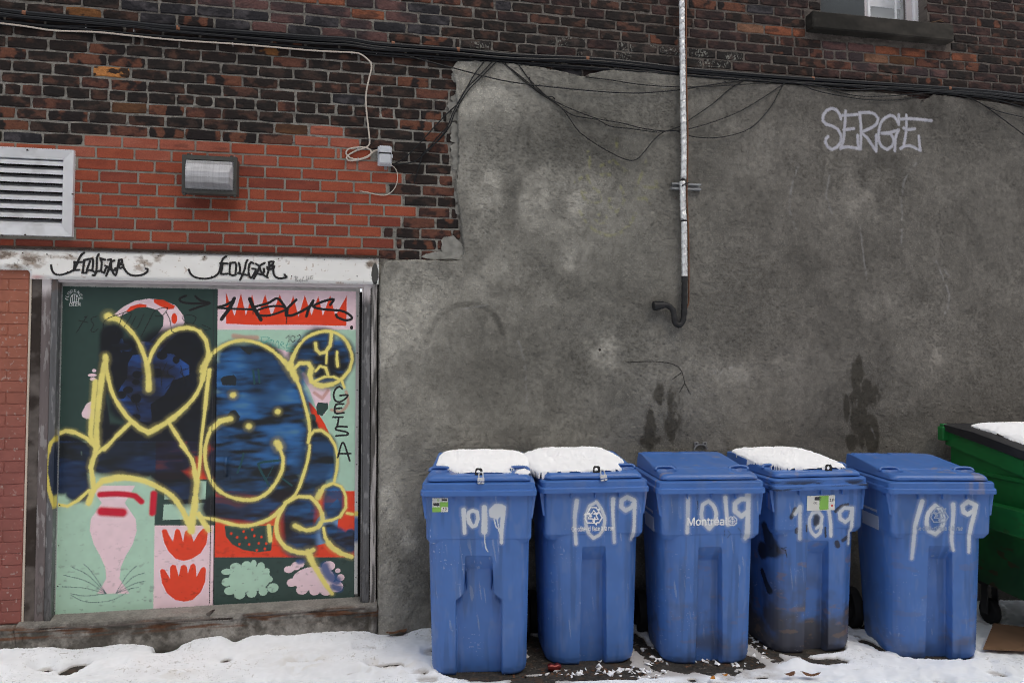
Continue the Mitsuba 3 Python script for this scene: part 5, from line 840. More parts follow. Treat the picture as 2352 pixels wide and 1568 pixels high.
sx0, sx1, sz0, sz1 = WX(1544, 427, -.05), WX(1611, 427, -.05), WZ(1570, 435, -.05), WZ(1570, 420, -.05)
part(SC, 'channel', cat([box(sx0, sx1, -.048, -.018, sz1 - .004, sz1, .0008), box(sx0, sx1, -.048, -.018, sz0, sz0 + .004, .0008), box(sx0, sx1, -.022, -.018, sz0 + .004, sz1 - .004), box(sx0, sx1, -.048, -.045, sz1 - .012, sz1 - .004), box(sx0, sx1, -.048, -.045, sz0 + .004, sz0 + .012)]), 'galv')
part(SC, 'clamp', tube([wp(1566.5, 428, -.085), wp(1569, 424, -.088), wp(1572, 424, -.086), wp(1576, 421, -.075), wp(1583, 420, -.06)], .004, 6), 'rubber_black')
x, z = W(1552, 455, -.021); single('rusty_anchor', cyl((x, -.03, z), (x, -.01, z), .008, 10), 'rust_strip', 'small rusty anchor stub in the render below the pipe bracket', 'anchor')

# ------------------------------------------------------------------ blue bins
def rrect(w0, w1, y0, y1, r, z, n=5):
    out = []
    for cx, cy, a0 in ((w1 - r, y1 - r, 0), (w0 + r, y1 - r, 90), (w0 + r, y0 + r, 180), (w1 - r, y0 + r, 270)):
        for i in range(n): a = math.radians(a0 + 90. * i / (n - 1)); out.append((cx + r * math.cos(a), cy + r * math.sin(a), z))
    return out
YFR = lambda z: .030 + (.97 - z) * .072
def soft(M, edge, it):
    m = unman(M.refine_to_length(edge)); m.merge_vertices(); trimesh.smoothing.filter_taubin(m, .5, .52, it); return m
def body_mesh(kind):
    rl = .118 if kind == 'round' else .085
    low = hull(rrect(-.256, .256, YFR(.045), .575, rl, .045, 9) + rrect(-.250, .250, YFR(0) + .004, .57, rl, .014, 9) + rrect(-.236, .236, YFR(0) + .018, .555, rl - .01, .0, 9) + rrect(-.272, .272, YFR(.8), .64, rl + .01, .80, 9))
    up = hull(rrect(-.283, .283, YFR(.97) - .004, .665, .022, .985, 5) + rrect(-.278, .278, YFR(.72) - .004, .645, .022, .735, 5) + rrect(-.262, .262, YFR(.70) + .014, .63, .03, .705, 5))
    B = man(low) + man(up)
    if kind == 'round':
        c1 = [(s * .070, YFR(.665) - .03, .668) for s in (-1, 1)] + [(s * .072, YFR(.57) - .03, .57) for s in (-1, 1)] + [(s * .064, YFR(.665) + .002, .662) for s in (-1, 1)] + [(s * .060, YFR(.575) + .056, .575) for s in (-1, 1)]
        c2 = [(s * .073, YFR(.58) - .03, .58) for s in (-1, 1)] + [(s * .060, YFR(.575) + .056, .575) for s in (-1, 1)] + [(s * .082, YFR(0) - .03, -.02) for s in (-1, 1)] + [(s * .068, YFR(0) + .064, -.02) for s in (-1, 1)]
        B = B - man(hull(c1)) - man(hull(c2))
    else:
        c1 = [(s * .076, YFR(.645) - .03, .648) for s in (-1, 1)] + [(s * .078, YFR(.55) - .03, .55) for s in (-1, 1)] + [(s * .070, YFR(.645) + .004, .642) for s in (-1, 1)] + [(s * .072, YFR(.56) + .048, .56) for s in (-1, 1)]
        c2 = [(s * .078, YFR(.56) - .03, .565) for s in (-1, 1)] + [(s * .072, YFR(.56) + .048, .56) for s in (-1, 1)] + [(s * .082, YFR(.40) - .03, .40) for s in (-1, 1)] + [(s * .078, YFR(.40) + .048, .40) for s in (-1, 1)]
        c3 = [(s * .080, YFR(.45) - .03, .445) for s in (-1, 1)] + [(s * .126, YFR(.40) - .03, .405) for s in (-1, 1)] + [(s * .126, YFR(0) - .03, -.02) for s in (-1, 1)] + [(s * .076, YFR(.44) + .048, .44) for s in (-1, 1)] + [(s * .120, YFR(.40) + .048, .40) for s in (-1, 1)] + [(s * .120, YFR(0) + .054, -.02) for s in (-1, 1)]
        B = B - man(hull(c1)) - man(hull(c2)) - man(hull(c3))
    return soft(B, .0095, 4)
ZB0, ZF = 1.118, 1.066
def lid_z(y): return ZF + (ZB0 - ZF) * np.clip((y - .06) / .62, 0, 1)
def lid_mesh():
    a = hull(rrect(-.276, .276, .030, .70, .03, 1.0375) + rrect(-.272, .272, .034, .70, .03, 1.054) + rrect(-.262, .262, .046, .66, .035, ZF) + rrect(-.262, .262, .30, .70, .02, 1.088) + rrect(-.258, .258, .60, .705, .014, ZB0))
    L = man(a)
    pan = hull([(x, y, lid_z(y) - .03) for x in (-.17, .17) for y in (.17, .62)] + [(x, y, lid_z(y) + .007) for x in (-.145, .145) for y in (.20, .60)]); L = L + man(pan)
    for s in (-1, 1):
        poc = hull([(s * (.212 + .066 * math.cos(t)), .150 + .055 * math.sin(t), lid_z(.16) + .02) for t in np.linspace(0, 6.28, 12)] + [(s * (.215 + .042 * math.cos(t)), .150 + .028 * math.sin(t), lid_z(.16) - .034) for t in np.linspace(0, 6.28, 12)])
        L = L - man(poc)
    for x0, x1 in ((-.205, -.085), (.03, .15)): L = L - man(hull([(x, y, z) for x in (x0, x1) for y in (.655, .672) for z in (ZB0 - .016, ZB0 + .02)]))
    L = L + man(hull([(x, y, z) for x in (-.23, -.05) for y in (.64, .70) for z in (1.05, ZB0 + .004)])) - man(hull([(x, y, z) for x in (-.205, -.085) for y in (.652, .672) for z in (ZB0 - .014, ZB0 + .02)]))
    L = L + man(hull([(x, y, z) for x in (.005, .175) for y in (.64, .70) for z in (1.05, ZB0 + .004)])) - man(hull([(x, y, z) for x in (.03, .15) for y in (.652, .672) for z in (ZB0 - .014, ZB0 + .02)]))
    return soft(L, .009, 4)
def rim_mesh():
    def slab(w, y0, y1, z0, z1, c): return hull(rrect(-w, w, y0, y1, .032, z0) + rrect(-w, w, y0, y1, .032, z1 - c) + rrect(-w + c, w - c, y0 + c, y1 - c, .032 - c * .5, z1))
    return cat([slab(.3065, .0, .69, .966, .998, .008), slab(.2985, .008, .683, .9975, 1.0325, .008)])
def bracket_mesh(s): return cat([hull([(s * x, y, z) for y in (.045, .052) for x, z in ((.272, .97), (.304, .97), (.285, .925), (.285, .84), (.266, .84))]), hull([(s * x, y, z) for x in (.279, .286) for y, z in ((.045, .93), (.12, .95), (.12, .86), (.05, .84))])])
BODY = {'round': body_mesh('round'), 'square': body_mesh('square')}
for m in BODY.values():
    pass
LID, RIM = lid_mesh(), rim_mesh()
PLY = {k: ply(m, 'bin_lid_blue', 42) for k, m in (('round', BODY['round']), ('square', BODY['square']), ('lid', LID), ('rim', RIM), ('br0', bracket_mesh(-1)), ('br1', bracket_mesh(1)))}
handle = lambda s: tube([(s * .272, .185, lid_z(.18) - .006), (s * .262, .195, lid_z(.18) + .010), (s * .215, .198, lid_z(.18) + .014), (s * .170, .195, lid_z(.18) + .009), (s * .156, .18, lid_z(.18) - .008)], .0095, 8, .01)
PLY['h0'], PLY['h1'] = ply(handle(-1), 'bin_lid_blue', True), ply(handle(1), 'bin_lid_blue', True)
def wheel_mesh(s):
    R = .128; t = np.linspace(0, 2 * math.pi, 37)[:-1]; prof = [(0, -.026), (R * .55, -.026), (R * .6, -.018), (R * .86, -.018), (R * .9, -.03), (R * .98, -.027), (R, -.016), (R, .016), (R * .98, .027), (R * .9, .03), (0, .03)]
    m = trimesh.creation.revolve(prof, sections=36); m.apply_transform(trimesh.transformations.rotation_matrix(math.pi / 2, (0, 1, 0))); m.apply_translation((s * .262, .655, R)); return m
PLY['w0'], PLY['w1'] = ply(wheel_mesh(-1), 'wheel_rubber', 35), ply(wheel_mesh(1), 'wheel_rubber', 35); PLY['ax'] = ply(cyl((-.25, .655, .128), (.25, .655, .128), .012, 10), 'wheel_rubber', 40)
for j_, x in enumerate((-.135, .0, .135)): PLY[f'fin{j_}'] = ply(box(x - .0018, x + .0018, .010, .034, .935, .966), 'bin_lid_blue')
hp = Polygon([(-.021, 0), (.021, 0), (.019, .034), (.013, .042), (-.013, .042), (-.019, .034)]).difference(Point(-.002, .022).buffer(.0105))
hm = trimesh.creation.extrude_polygon(hp, .006, engine='earcut'); v = hm.vertices.copy(); hm.vertices = np.c_[v[:, 0], .052 + v[:, 2], ZF - .004 + v[:, 1]]; hm.fix_normals(); HASP = hm
def mulm(t): return np.array(t.matrix)
class Bin:
    def __init__(s, x, y, ang): s.x, s.y, s.a = x, y, math.radians(ang); s.z0 = ground_z(x); s.T = T().translate((x, y, s.z0)).rotate((0, 0, 1), ang); s.c, s.s = math.cos(s.a), math.sin(s.a)
    def loc(s, p): dx, dy = p.x - s.x, p.y - s.y; return dx * s.c + dy * s.s, -dx * s.s + dy * s.c
    def pt(s, px, py, z0=None):          # survey point on the slanted front -> local (x, z)
        d = ray(px, py); o = CAM - np.array([s.x, s.y, s.z0]); R = np.array([[s.c, s.s, 0], [-s.s, s.c, 0], [0, 0, 1]]); o, d = R @ o, R @ d
        t = (.030 + (.97 - o[2]) * .072 - o[1]) / (d[1] + .072 * d[2]); q = o + d * t; return float(q[0]), float(q[2])
BINS = [Bin(.563, -.795, -9.5), Bin(1.218, -.742, -4.7), Bin(1.860, -.833, -8.0), Bin(2.578, -.762, -2.0), Bin(3.205, -.969, -13.0)]
K = [lambda X, Y: (X / 5.811 + 953.2, Y / 5.811 + 1022.1), lambda X, Y: (X / 5.811 + 1205.9, Y / 5.811 + 1016.4), lambda X, Y: (X / 6.067 + 1424.1, Y / 6.067 + 1004.9), lambda X, Y: (X / 5.809 + 1653.8, Y / 5.809 + 1016.4), lambda X, Y: (X / 5.689 + 1906.4, Y / 5.689 + 1022.1)]
DIG = [[([(650, 862), (655, 1000), (662, 1165)], [34, 25, 24]), ([(770, 868), (830, 890), (842, 980), (812, 1065), (770, 1080), (720, 1030), (705, 960), (722, 890), (770, 868)], 24), ([(700, 940), (740, 1040)], 24), ([(925, 828), (928, 1000), (925, 1150)], [33, 40, 40]), ([(1150, 815), (1080, 812), (1020, 870), (1025, 930), (1090, 950), (1150, 900), (1175, 840)], 34), ([(1080, 880), (1130, 860)], 50), ([(1180, 830), (1172, 950), (1155, 1150), (1155, 1295)], [34, 28, 24, 22]), ([(930, 1180), (930, 1280), (945, 1370), (972, 1415)], 6.5), ([(1055, 985), (1080, 1080), (1115, 1120), (1160, 1270)], 7), ([(1095, 985), (1110, 1060), (1125, 1120)], 7)],
 [([(690, 772), (680, 850), (662, 1000), (670, 1200), (680, 1345)], [32, 30, 22, 24, 24]), ([(950, 790), (860, 840), (815, 950), (810, 1080), (850, 1210), (915, 1270), (990, 1230), (1050, 1120), (1060, 1000), (1010, 870), (950, 785)], 22), ([(1175, 750), (1170, 900), (1180, 1100), (1192, 1325)], [33, 22, 22, 22]), ([(1450, 762), (1360, 722), (1290, 765), (1282, 850), (1340, 900), (1420, 860), (1460, 785)], 30), ([(1460, 780), (1458, 950), (1455, 1100), (1435, 1290)], [33, 22, 22, 26])],
 [([(945, 850), (945, 1000), (935, 1315)], [30, 27, 27]), ([(1230, 880), (1150, 930), (1130, 1050), (1160, 1180), (1240, 1265), (1310, 1190), (1340, 1050), (1290, 930), (1230, 880)], 26), ([(1465, 828), (1478, 1000), (1500, 1210)], [30, 26, 26]), ([(1770, 800), (1775, 850), (1680, 850), (1600, 915), (1600, 1020), (1690, 1092), (1770, 1030)], 33), ([(1790, 800), (1780, 1100), (1770, 1395)], [30, 34, 42])],
 [([(1000, 945), (1065, 850)], 28), ([(1065, 850), (1062, 1000), (1065, 1275)], 27), ([(1285, 1140), (1345, 1080), (1358, 980), (1310, 920), (1230, 930), (1190, 1020), (1200, 1150), (1275, 1245), (1335, 1200), (1350, 1110)], 24), ([(1445, 880), (1470, 1050), (1480, 1235)], 26), ([(1740, 870), (1650, 868), (1590, 930), (1600, 1010), (1670, 1055), (1730, 1000), (1760, 875)], 27), ([(1765, 870), (1755, 1050), (1735, 1345)], 26)],
 [([(1200, 730), (1160, 870), (1110, 1050), (1095, 1250), (1070, 1480)], [34, 32, 28, 26, 20]), ([(1370, 785), (1285, 880), (1258, 1000), (1290, 1115), (1380, 1158), (1455, 1080), (1480, 950), (1430, 830), (1370, 785)], 29), ([(1605, 770), (1608, 900), (1592, 1100), (1590, 1250), (1612, 1370)], [32, 28, 26, 26, 18]), ([(1890, 775), (1800, 732), (1728, 790), (1740, 870), (1800, 900), (1870, 850), (1905, 785)], 30), ([(1900, 785), (1880, 900), (1825, 1130), (1818, 1390)], [32, 30, 28, 22])]]
SMUDGE = [[], [([(1350, 745), (1470, 745)], 8)], [([(1080, 880), (1085, 1000)], 4), ([(1450, 1280), (1460, 1370)], 3), ([(1500, 1290), (1540, 1340), (1500, 1390)], 3), ([(1640, 1250), (1680, 1300), (1690, 1390)], 3)], [([(1000, 880), (945, 995)], 30), ([(1020, 1150), (1022, 1190)], 26), ([(1280, 990), (1290, 1070)], 46), ([(1560, 1330), (1570, 1370)], 34), ([(1640, 1300), (1690, 1270)], 30), ([(1540, 910), (1610, 840), (1700, 820)], 22), ([(700, 1400), (710, 1450), (740, 1500), (770, 1440), (735, 1400)], 5), ([(810, 1400), (810, 1480)], 5), ([(900, 1400), (850, 1420), (890, 1440), (905, 1530)], 5), ([(1400, 1130), (1410, 1250)], 12), ([(1150, 1100), (1155, 1180)], 12)], []]
def bin_fn(i):
    b = BINS[i]; sc = 1 / 5.8 * .00245
    sg = [q for pts, r in DIG[i] for q in segs_of([b.pt(*K[i](*p_)) for p_ in pts], np.asarray(r, float) * sc, .05)]
    sm = [q for pts, r in SMUDGE[i] for q in segs_of([b.pt(*K[i](*p_)) for p_ in pts], np.asarray(r, float) * sc, .06)]
    dirt = (.08, .10, .36, .88, .30)[i]
    def fn(p, n, uv):
        x, y = b.loc(p); z = p.z - b.z0
        c = blue_fn(p, n, uv)
        scf = fbm(x * 30 + 3 * i, z * 9, y * 30, 3)
        c = mix(c, (.15, .22, .40), .26 * smoothstep(.50, .76, scf) + .03); c = mix(c, (.24, .32, .48), .45 * smoothstep(.80, .86, noise(x * 95 + z * 12, z * 7 + 5 * i, y * 60)) * smoothstep(.45, .65, fbm(x * 6, z * 5, 7. + i, 2))); c = c * (1 - .22 * smoothstep(.52, .72, fbm(x * 26, z * 2.2, 3. + i, 3)))
        a = fbm(x * 7 + 11 * i, z * 9, y * 7, 4)
        c = mix(c, (.062, .056, .052), smoothstep(.36, .72, a + .60 * (dirt - .5) * smoothstep(.95, .05, z) + .22 * smoothstep(.30, .05, z) - .16) * (.35 + .6 * dirt) * smoothstep(.62, .2, z))
        c = mix(c, (.20, .13, .08), dirt * .5 * smoothstep(.60, .70, fbm(x * 14 + i, z * 30, y * 10, 4)) * smoothstep(.8, .5, z))
        c = mix(c, (.55, .60, .68), .55 * smoothstep(.84, .87, noise(x * 130 + i, z * 130, y * 50)) * smoothstep(.5, .64, fbm(x * 8 + i * 3, z * 8, 2., 2)) * smoothstep(.05, -.1, x) * (.9 if i == 0 else .35))
        front = smoothstep(.16, .12, y)
        if sm: c = mix(c, (.012, .012, .016), .9 * front * smoothstep(1.5, .6, dr.sqrt(seg_min(x, z, sm)) + .7 * (fbm(x * 40, z * 30, 3., 3) - .5)))
        if i == 3: c = mix(c, (.010, .010, .012), .9 * smoothstep(1.2, .7, dr.sqrt(seg_min(y, z, [(.16, .72, .13, .60, .045), (.13, .60, .22, .58, .05), (.22, .45, .16, .36, .025)])) + .5 * (fbm(y * 20, z * 20, 1., 2) - .5)) * smoothstep(-.15, -.2, x))
        g = dr.sqrt(seg_min(x, z, sg)) + .16 * (noise(x * 330, z * 330, 2.) - .5)
        halo = .22 * smoothstep(2.4, 1.0, g)
        return mix(c, (.58, .61, .64), front * dr.maximum(halo, (.97 if i == 0 else .90) * smoothstep(1.3, .7, g) * ((.72 + .5 * fbm(x * 11, z * 6, 5. + i, 3)) if i else 1.)))
    return fn
BLAB = ['blue recycling bin with a wide stepped front recess, first from the left', 'second blue recycling bin, with a recycling sign and a padlocked snowy lid', 'middle blue recycling bin with a bare lid and a printed city name', 'dirtiest blue recycling bin, brown at its foot, with a label below the rim', 'blue recycling bin beside the green dumpster, last of the row']
def decal(b, i, poly_or_mesh, kind, name, bsdf, **kw): return part(kind, name, poly_or_mesh, bsdf, to_world=b.T, **kw)
def on_front(m, x0, z0, sx=1.):
    v = m.vertices.copy(); z = z0 + v[:, 1]; m.vertices = np.c_[x0 + v[:, 0] * sx, YFR(z) - .0045 - v[:, 2], z]; return m
def front_text(t, h, x0, z0, sx=1., bold=False): m = meshkit.text_mesh(t, h, .0006, bold); m.vertices[:, 0] -= (m.bounds[0][0] + m.bounds[1][0]) / 2; return on_front(m, x0, z0, sx)
def front_poly(poly, x0, z0, th=.0006): return on_front(cat([trimesh.creation.extrude_polygon(g, th, engine='earcut') for g in getattr(poly, 'geoms', [poly])]), x0, z0)
def recycle_sign(s):
    out = []
    for k in range(3):
        a = math.radians(90 - 120 * k); c, sn = math.cos(a - math.pi / 2), math.sin(a - math.pi / 2)
        pl = [(-.34, .02), (-.16, .33), (.14, .33), (.22, .20), (.32, .26), (.24, -.02), (.02, -.02), (.10, .06), (.02, .18), (-.08, .02), (-.20, -.06), (-.34, .02)]
        pl = [((x), (y + .12)) for x, y in pl]; out.append(LineString([(s * (c * x - sn * y), s * (sn * x + c * y)) for x, y in pl]).buffer(s * .031))
    return unary_union(out)
BK = []
for i, b in enumerate(BINS):
    kind = 'square' if i == 0 else 'round'
    mat(f'bin_body_{"abcde"[i]}', proc(bin_fn(i)), .36, .5, proc(BLUE_BUMP), .0008)
    k = thing('recycling_bin', BLAB[i], 'bin', 'blue recycling bins in a row along the render'); BK.append(k)
    def pp(name, key, bsdf=None, label=None):
        d = {**PLY[key], 'to_world': b.T}
        if bsdf: d['bsdf'] = {'type': 'ref', 'id': bsdf}
        return part(k, name, d, None, label=label)
    body = pp('body', kind, f'bin_body_{"abcde"[i]}', {3: 'body caked with brown dirt at its foot', 0: 'body with a wide stepped recess'}.get(i))
    rim = pp('rim', 'rim', 'bin_rim_dirty' if i == 3 else None, 'rim with a blackened groove' if i == 3 else None); lid = pp('lid', 'lid')
    pp('bracket', 'br0'); pp('bracket', 'br1'); pp('rib', 'fin0'); pp('rib', 'fin1'); pp('rib', 'fin2'); part(lid, 'handle', {**PLY['h0'], 'to_world': b.T}, None); part(lid, 'handle', {**PLY['h1'], 'to_world': b.T}, None)
    pp('wheel', 'w0'); pp('wheel', 'w1'); pp('axle', 'ax')
    if i in (0, 1, 3): part(lid, 'hasp', ply(HASP, 'hasp_black', 30, to_world=b.T @ T().translate(({0: .0, 1: .018, 3: .075}[i], 0, 0))), None)
    if i == 0:
        (x0, z0), (x1, z1) = b.pt(*K[0](232, 888)), b.pt(*K[0](442, 702)); w_, h_ = x1 - x0, z1 - z0
        st = part(body, 'sticker', front_poly(sbox(0, 0, w_, h_), x0, z0, .001), 'label_white', label='white and green sticker with a number 10', to_world=b.T)
        for nm, bs, r in (('sticker_patch', 'label_green', (0, 0, .56, .36)), ('sticker_patch', 'label_green', (.48, .36, 1, .72)), ('sticker_patch', 'label_black', (.06, .44, .46, .66)), ('sticker_patch', 'label_black', (.6, .80, .94, .94)), ('sticker_patch', 'label_green', (.33, .74, .4, .94))):
            part(body, nm, front_poly(sbox(r[0] * w_, r[1] * h_, r[2] * w_, r[3] * h_), x0, z0, .0014), bs, to_world=b.T)
        part(body, 'sticker_number', front_text('10', .013, x0 + .78 * w_, z0 + .14 * h_, 1., True).apply_translation((0, -.001, 0)), 'label_black', to_world=b.T)
    if i == 3:
        (x0, z0), (x1, z1) = b.pt(*K[3](1152, 905)), b.pt(*K[3](1528, 695)); w_, h_ = x1 - x0, z1 - z0
        part(body, 'sticker', front_poly(sbox(0, 0, w_, h_), x0, z0, .001), 'label_white', label='white and green sticker with a number 10', to_world=b.T)
        for nm, bs, r in (('sticker_patch', 'label_green', (.44, .04, .77, .98)), ('sticker_patch', 'label_black', (.27, .68, .53, .92)), ('sticker_patch', 'label_red', (.86, .24, .93, .36))):
            part(body, nm, front_poly(sbox(r[0] * w_, r[1] * h_, r[2] * w_, r[3] * h_), x0, z0, .0014), bs, to_world=b.T)
        part(body, 'sticker_number', front_text('10', .017, x0 + .89 * w_, z0 + .58 * h_, 1., True).apply_translation((0, -.001, 0)), 'label_black', to_world=b.T)
        part(body, 'sticker_number', front_text('BAC', .012, x0 + .31 * w_, z0 + .45 * h_, .9).apply_translation((0, -.001, 0)), 'grey_ink', to_world=b.T)
    if i in (1, 4):
        q = (910, 965) if i == 1 else (1425, 905); x, z = b.pt(*K[i](*q)); ink = 'white_print' if i == 1 else 'faint_print'
        part(body, 'recycling_sign', front_poly(recycle_sign(.105), x, z - .004), ink, to_world=b.T)
        q = (903, 1170) if i == 1 else (1422, 1107); x, z = b.pt(*K[i](*q)); part(body, 'printed_line', front_text('Ce côté-ci face à la rue', .025, x, z, .62 if i == 1 else .68, True), ink, to_world=b.T)
    if i == 2:
        x, z = b.pt(*K[2](1215, 1208)); part(body, 'printed_name', front_text('Montréal', .042, x, z - .002, .95, True), 'white_print', to_world=b.T)
        x, z = b.pt(*K[2](1562, 1157)); s = .0285; pet = [Point(s * .66 * math.cos(t), s * .66 * math.sin(t)) for t in np.radians(np.arange(22.5, 360, 45))]
        outl = unary_union([p_.buffer(s * .34) for p_ in pet] + [Point(0, 0).buffer(s * .6)]); ros = outl.difference(outl.buffer(-s * .14)).union(LineString([(-s * .75, 0), (s * .75, 0)]).buffer(s * .06)).union(LineString([(0, -s * .75), (0, s * .75)]).buffer(s * .06))
        for sx in (-1, 1):
            for sz in (-1, 1): ros = ros.union(LineString([(sx * s * .12, sz * s * .5), (sx * s * .3, sz * s * .3), (sx * s * .5, sz * s * .12)]).buffer(s * .05))
        part(body, 'rosette', front_poly(ros, x, z), 'white_print', to_world=b.T)
    if i in (2, 4):
        for y0, y1, z0, z1 in ((.20, .42, .72, .80), (.22, .40, .822, .835)): part(body, 'side_print', hull([(-.2832 + (.985 - z) * .02 - e, y, z) for y in (y0, y1) for z in (z0, z1) for e in (.0005, .003)]), 'faint_print', to_world=b.T)
# padlocks hang from the hasps
for i, xo, rot, lab in ((0, .012, 0, 'small steel padlock on the lid of the first blue bin'), (1, .045, -8, 'small steel padlock tilted on the lid of the second blue bin')):
    pk = thing('padlock', lab, 'padlock'); b = BINS[i]; tw = b.T @ T().translate((xo, .003, 1.045)).rotate((0, 1, 0), rot).rotate((1, 0, 0), -12)
    part(pk, 'case', ply(box(-.018, .018, -.012, .012, -.016, .016, .003), 'lock_steel', to_world=tw), None); part(pk, 'bumper', ply(box(-.0188, .0188, -.0128, .0128, -.0085, -.0025, .001), 'lock_bumper', to_world=tw), None)
    part(pk, 'shackle', ply(tube([(-.011, 0, .014), (-.011, 0, .032), (-.008, 0, .041), (0, .0, .045), (.008, 0, .041), (.011, 0, .032), (.011, 0, .014)], .0034, 8, .006), 'lock_steel', True, to_world=tw), None)
    part(pk, 'keyhole', ply(box(-.003, .003, -.0135, -.0115, -.014, -.0105), 'label_black', to_world=tw), None)

# snow lying on lids
def snow_on(b, zf, s_fn, x0, x1, y0, y1, thick, seed, rough=.25, step=.006):
    X, Yg = np.meshgrid(np.arange(x0, x1, step), np.arange(y0, y1, step), indexing='ij'); P3 = np.stack([X * 9, Yg * 9, 0 * X + seed], -1)
    s = np.minimum(s_fn(X, Yg), (Yg - .068) * 9 if y0 > 0 else 9) + rough * (np.clip((Yg - .05) * 8, .15, 1) if y0 > 0 else 1) * (meshkit.fbm(P3, 4) - .5) + .05 * (meshkit.fbm(P3 * 2.5, 3) - .5)
    h = np.where(s > 0, thick * (np.clip(s, 0, 1) ** .5) * (.62 + .76 * meshkit.fbm(P3 * .7 + 3, 3)), np.maximum(s * 1.5, -.03)) + .011 * (meshkit.fbm(P3 * 4, 4) - .5) * (s > .05) + .007 * (meshkit.fbm(P3 * 11, 2) - .5) * (s > .05)
    Z = zf(Yg) + h - .004; n0, n1 = X.shape; idx = np.arange(n0 * n1).reshape(n0, n1); ok = (s > -.07); k = ok[:-1, :-1] & ok[1:, :-1] & ok[1:, 1:] & ok[:-1, 1:]; i, j = np.nonzero(k)
    q = np.stack([idx[i, j], idx[i + 1, j], idx[i + 1, j + 1], idx[i, j + 1]], 1); m = trimesh.Trimesh(np.c_[X.ravel(), Yg.ravel(), Z.ravel()], np.vstack([q[:, [0, 1, 2]], q[:, [0, 2, 3]]]), process=False); m.remove_unreferenced_vertices()
    return ply(m, 'snow_cap', True, to_world=b.T)
sup = lambda X, Yg, cx, cy, a, bb, n=4: 1 - (np.abs((X - cx) / a) ** n + np.abs((Yg - cy) / bb) ** n)
gs = lambda X, Yg, cx, cy, a, bb: np.exp(-((X - cx) / a) ** 2 - ((Yg - cy) / bb) ** 2)
def s1(X, Yg): return np.maximum(sup(X, Yg, .015, .40, .265, .32), .9 * sup(X, Yg, .235, .085, .05, .05, 2)) - 1.5 * gs(X, Yg, -.23, .13, .075, .07) - 1.3 * gs(X, Yg, .215, .16, .06, .035) - 1.3 * gs(X, Yg, 0, .035, .4, .04)
def s2(X, Yg): return np.maximum(sup(X, Yg, -.03, .38, .27, .34), sup(X, Yg, -.26, .33, .09, .27, 3)) - 1.4 * gs(X, Yg, .24, .17, .06, .07) - 1.3 * gs(X, Yg, .1, .03, .3, .04)
def s4(X, Yg): return sup(X, Yg, .0, .41, .265, .33) - 1.3 * gs(X, Yg, -.25, .14, .05, .05) - 1.3 * gs(X, Yg, 0, .04, .5, .04) + .3 * gs(X, Yg, .1, .1, .2, .05)
SNL = ['smooth snow slab on the lid of the first blue bin', 'thick snow mound on the lid of the second blue bin, spilling over its left edge', 'lumpy snow mound on the lid of the fourth blue bin']
for lab, i, f, th, sd in zip(SNL, (0, 1, 3), (s1, s2, s4), (.032, .042, .038), (1., 5., 9.)):
    k = thing('snow_mound', lab, 'snow', 'snow on the bin lids'); scene[k] = snow_on(BINS[i], lambda y: lid_z(y) + .004, f, -.36, .31, .03, .73, th, sd)

# ------------------------------------------------------------------ dumpster
DA = math.degrees(math.atan2(.10, .99)); DT = T().translate((3.975, -.09, 0)).rotate((0, 0, 1), -7)
DU = thing('dumpster', 'dark green steel dumpster on casters with a snowy black lid, at the right edge', 'dumpster')
# local: x to the right, y towards the street is negative, z up; left side at x = 0
def dp(name, m, bs, smooth=False, **k): return part(DU, name, ply(m, bs, smooth, to_world=DT), None, **k)
DW, DD_ = 1.85, 1.15
ztop_d = lambda y: 1.19 + .17 * (y / 1.0) * .85
bodyd = hull([(x, y, z) for x in (.03, DW - .03) for y, z in ((-.03, 1.185), (-.03, .80), (-.16, .235), (-DD_ + .10, .20), (-DD_ + .02, .55), (-DD_ + .02, .99))])
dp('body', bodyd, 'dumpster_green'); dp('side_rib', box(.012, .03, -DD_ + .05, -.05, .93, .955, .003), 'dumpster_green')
dp('top_rail', cat([hull([(x, y, z) for x in (.0, .06) for y, z in ((-.02, 1.205), (-.02, 1.10), (-DD_ + .0, .995), (-DD_ + .0, .90))]), hull([(x, y, z) for x in (DW - .06, DW) for y, z in ((-.02, 1.205), (-.02, 1.10), (-DD_, .995), (-DD_, .90))]), box(.06, DW - .06, -.06, -.02, 1.10, 1.204), box(.06, DW - .06, -DD_, -DD_ + .04, .9, .994)]), 'dumpster_green')
dp('hinge_post', cat([box(-.045, .02, -.06, .0, 1.13, 1.225, .004), box(-.035, -.005, -.05, -.01, 1.215, 1.245, .004)]), 'dumpster_green')
dp('fork_pocket', box(-.07, .0, -DD_ + .12, -.35, .62, .78, .006), 'dumpster_green')
dp('lid', hull([(x, y, z) for x in (-.028, DW + .028) for y, z in ((-.005, 1.245), (-.005, 1.207), (-.35, 1.21), (-.35, 1.17), (-DD_ - .05, 1.06), (-DD_ - .05, 1.01))]), 'dumpster_lid', label='black plastic lid with snow on it')
for x in (.11, DW - .16):
    for y in (-.27, -DD_ + .2):
        wm = trimesh.creation.revolve([(0, -.024), (.075, -.024), (.083, -.016), (.083, .016), (.075, .024), (0, .024)], sections=24); wm.apply_transform(trimesh.transformations.rotation_matrix(math.pi / 2, (0, 1, 0)) if True else None); wm.apply_translation((x, y, .025))
        c = dp('caster', wm, 'wheel_rubber', 35); part(c, 'fork', ply(cat([box(x - .04, x - .032, y - .03, y + .03, .01, .21, .002), box(x + .032, x + .04, y - .03, y + .03, .01, .21, .002), box(x - .045, x + .045, y - .05, y + .05, .195, .22, .002)]), 'dumpster_lid', to_world=DT), None)
class _D: T = DT
sd_ = thing('snow_sheet', 'thin sheet of snow on the black dumpster lid', 'snow')
zl = lambda y: np.interp(-y, [.005, .35, DD_ + .05], [1.247, 1.212, 1.062])
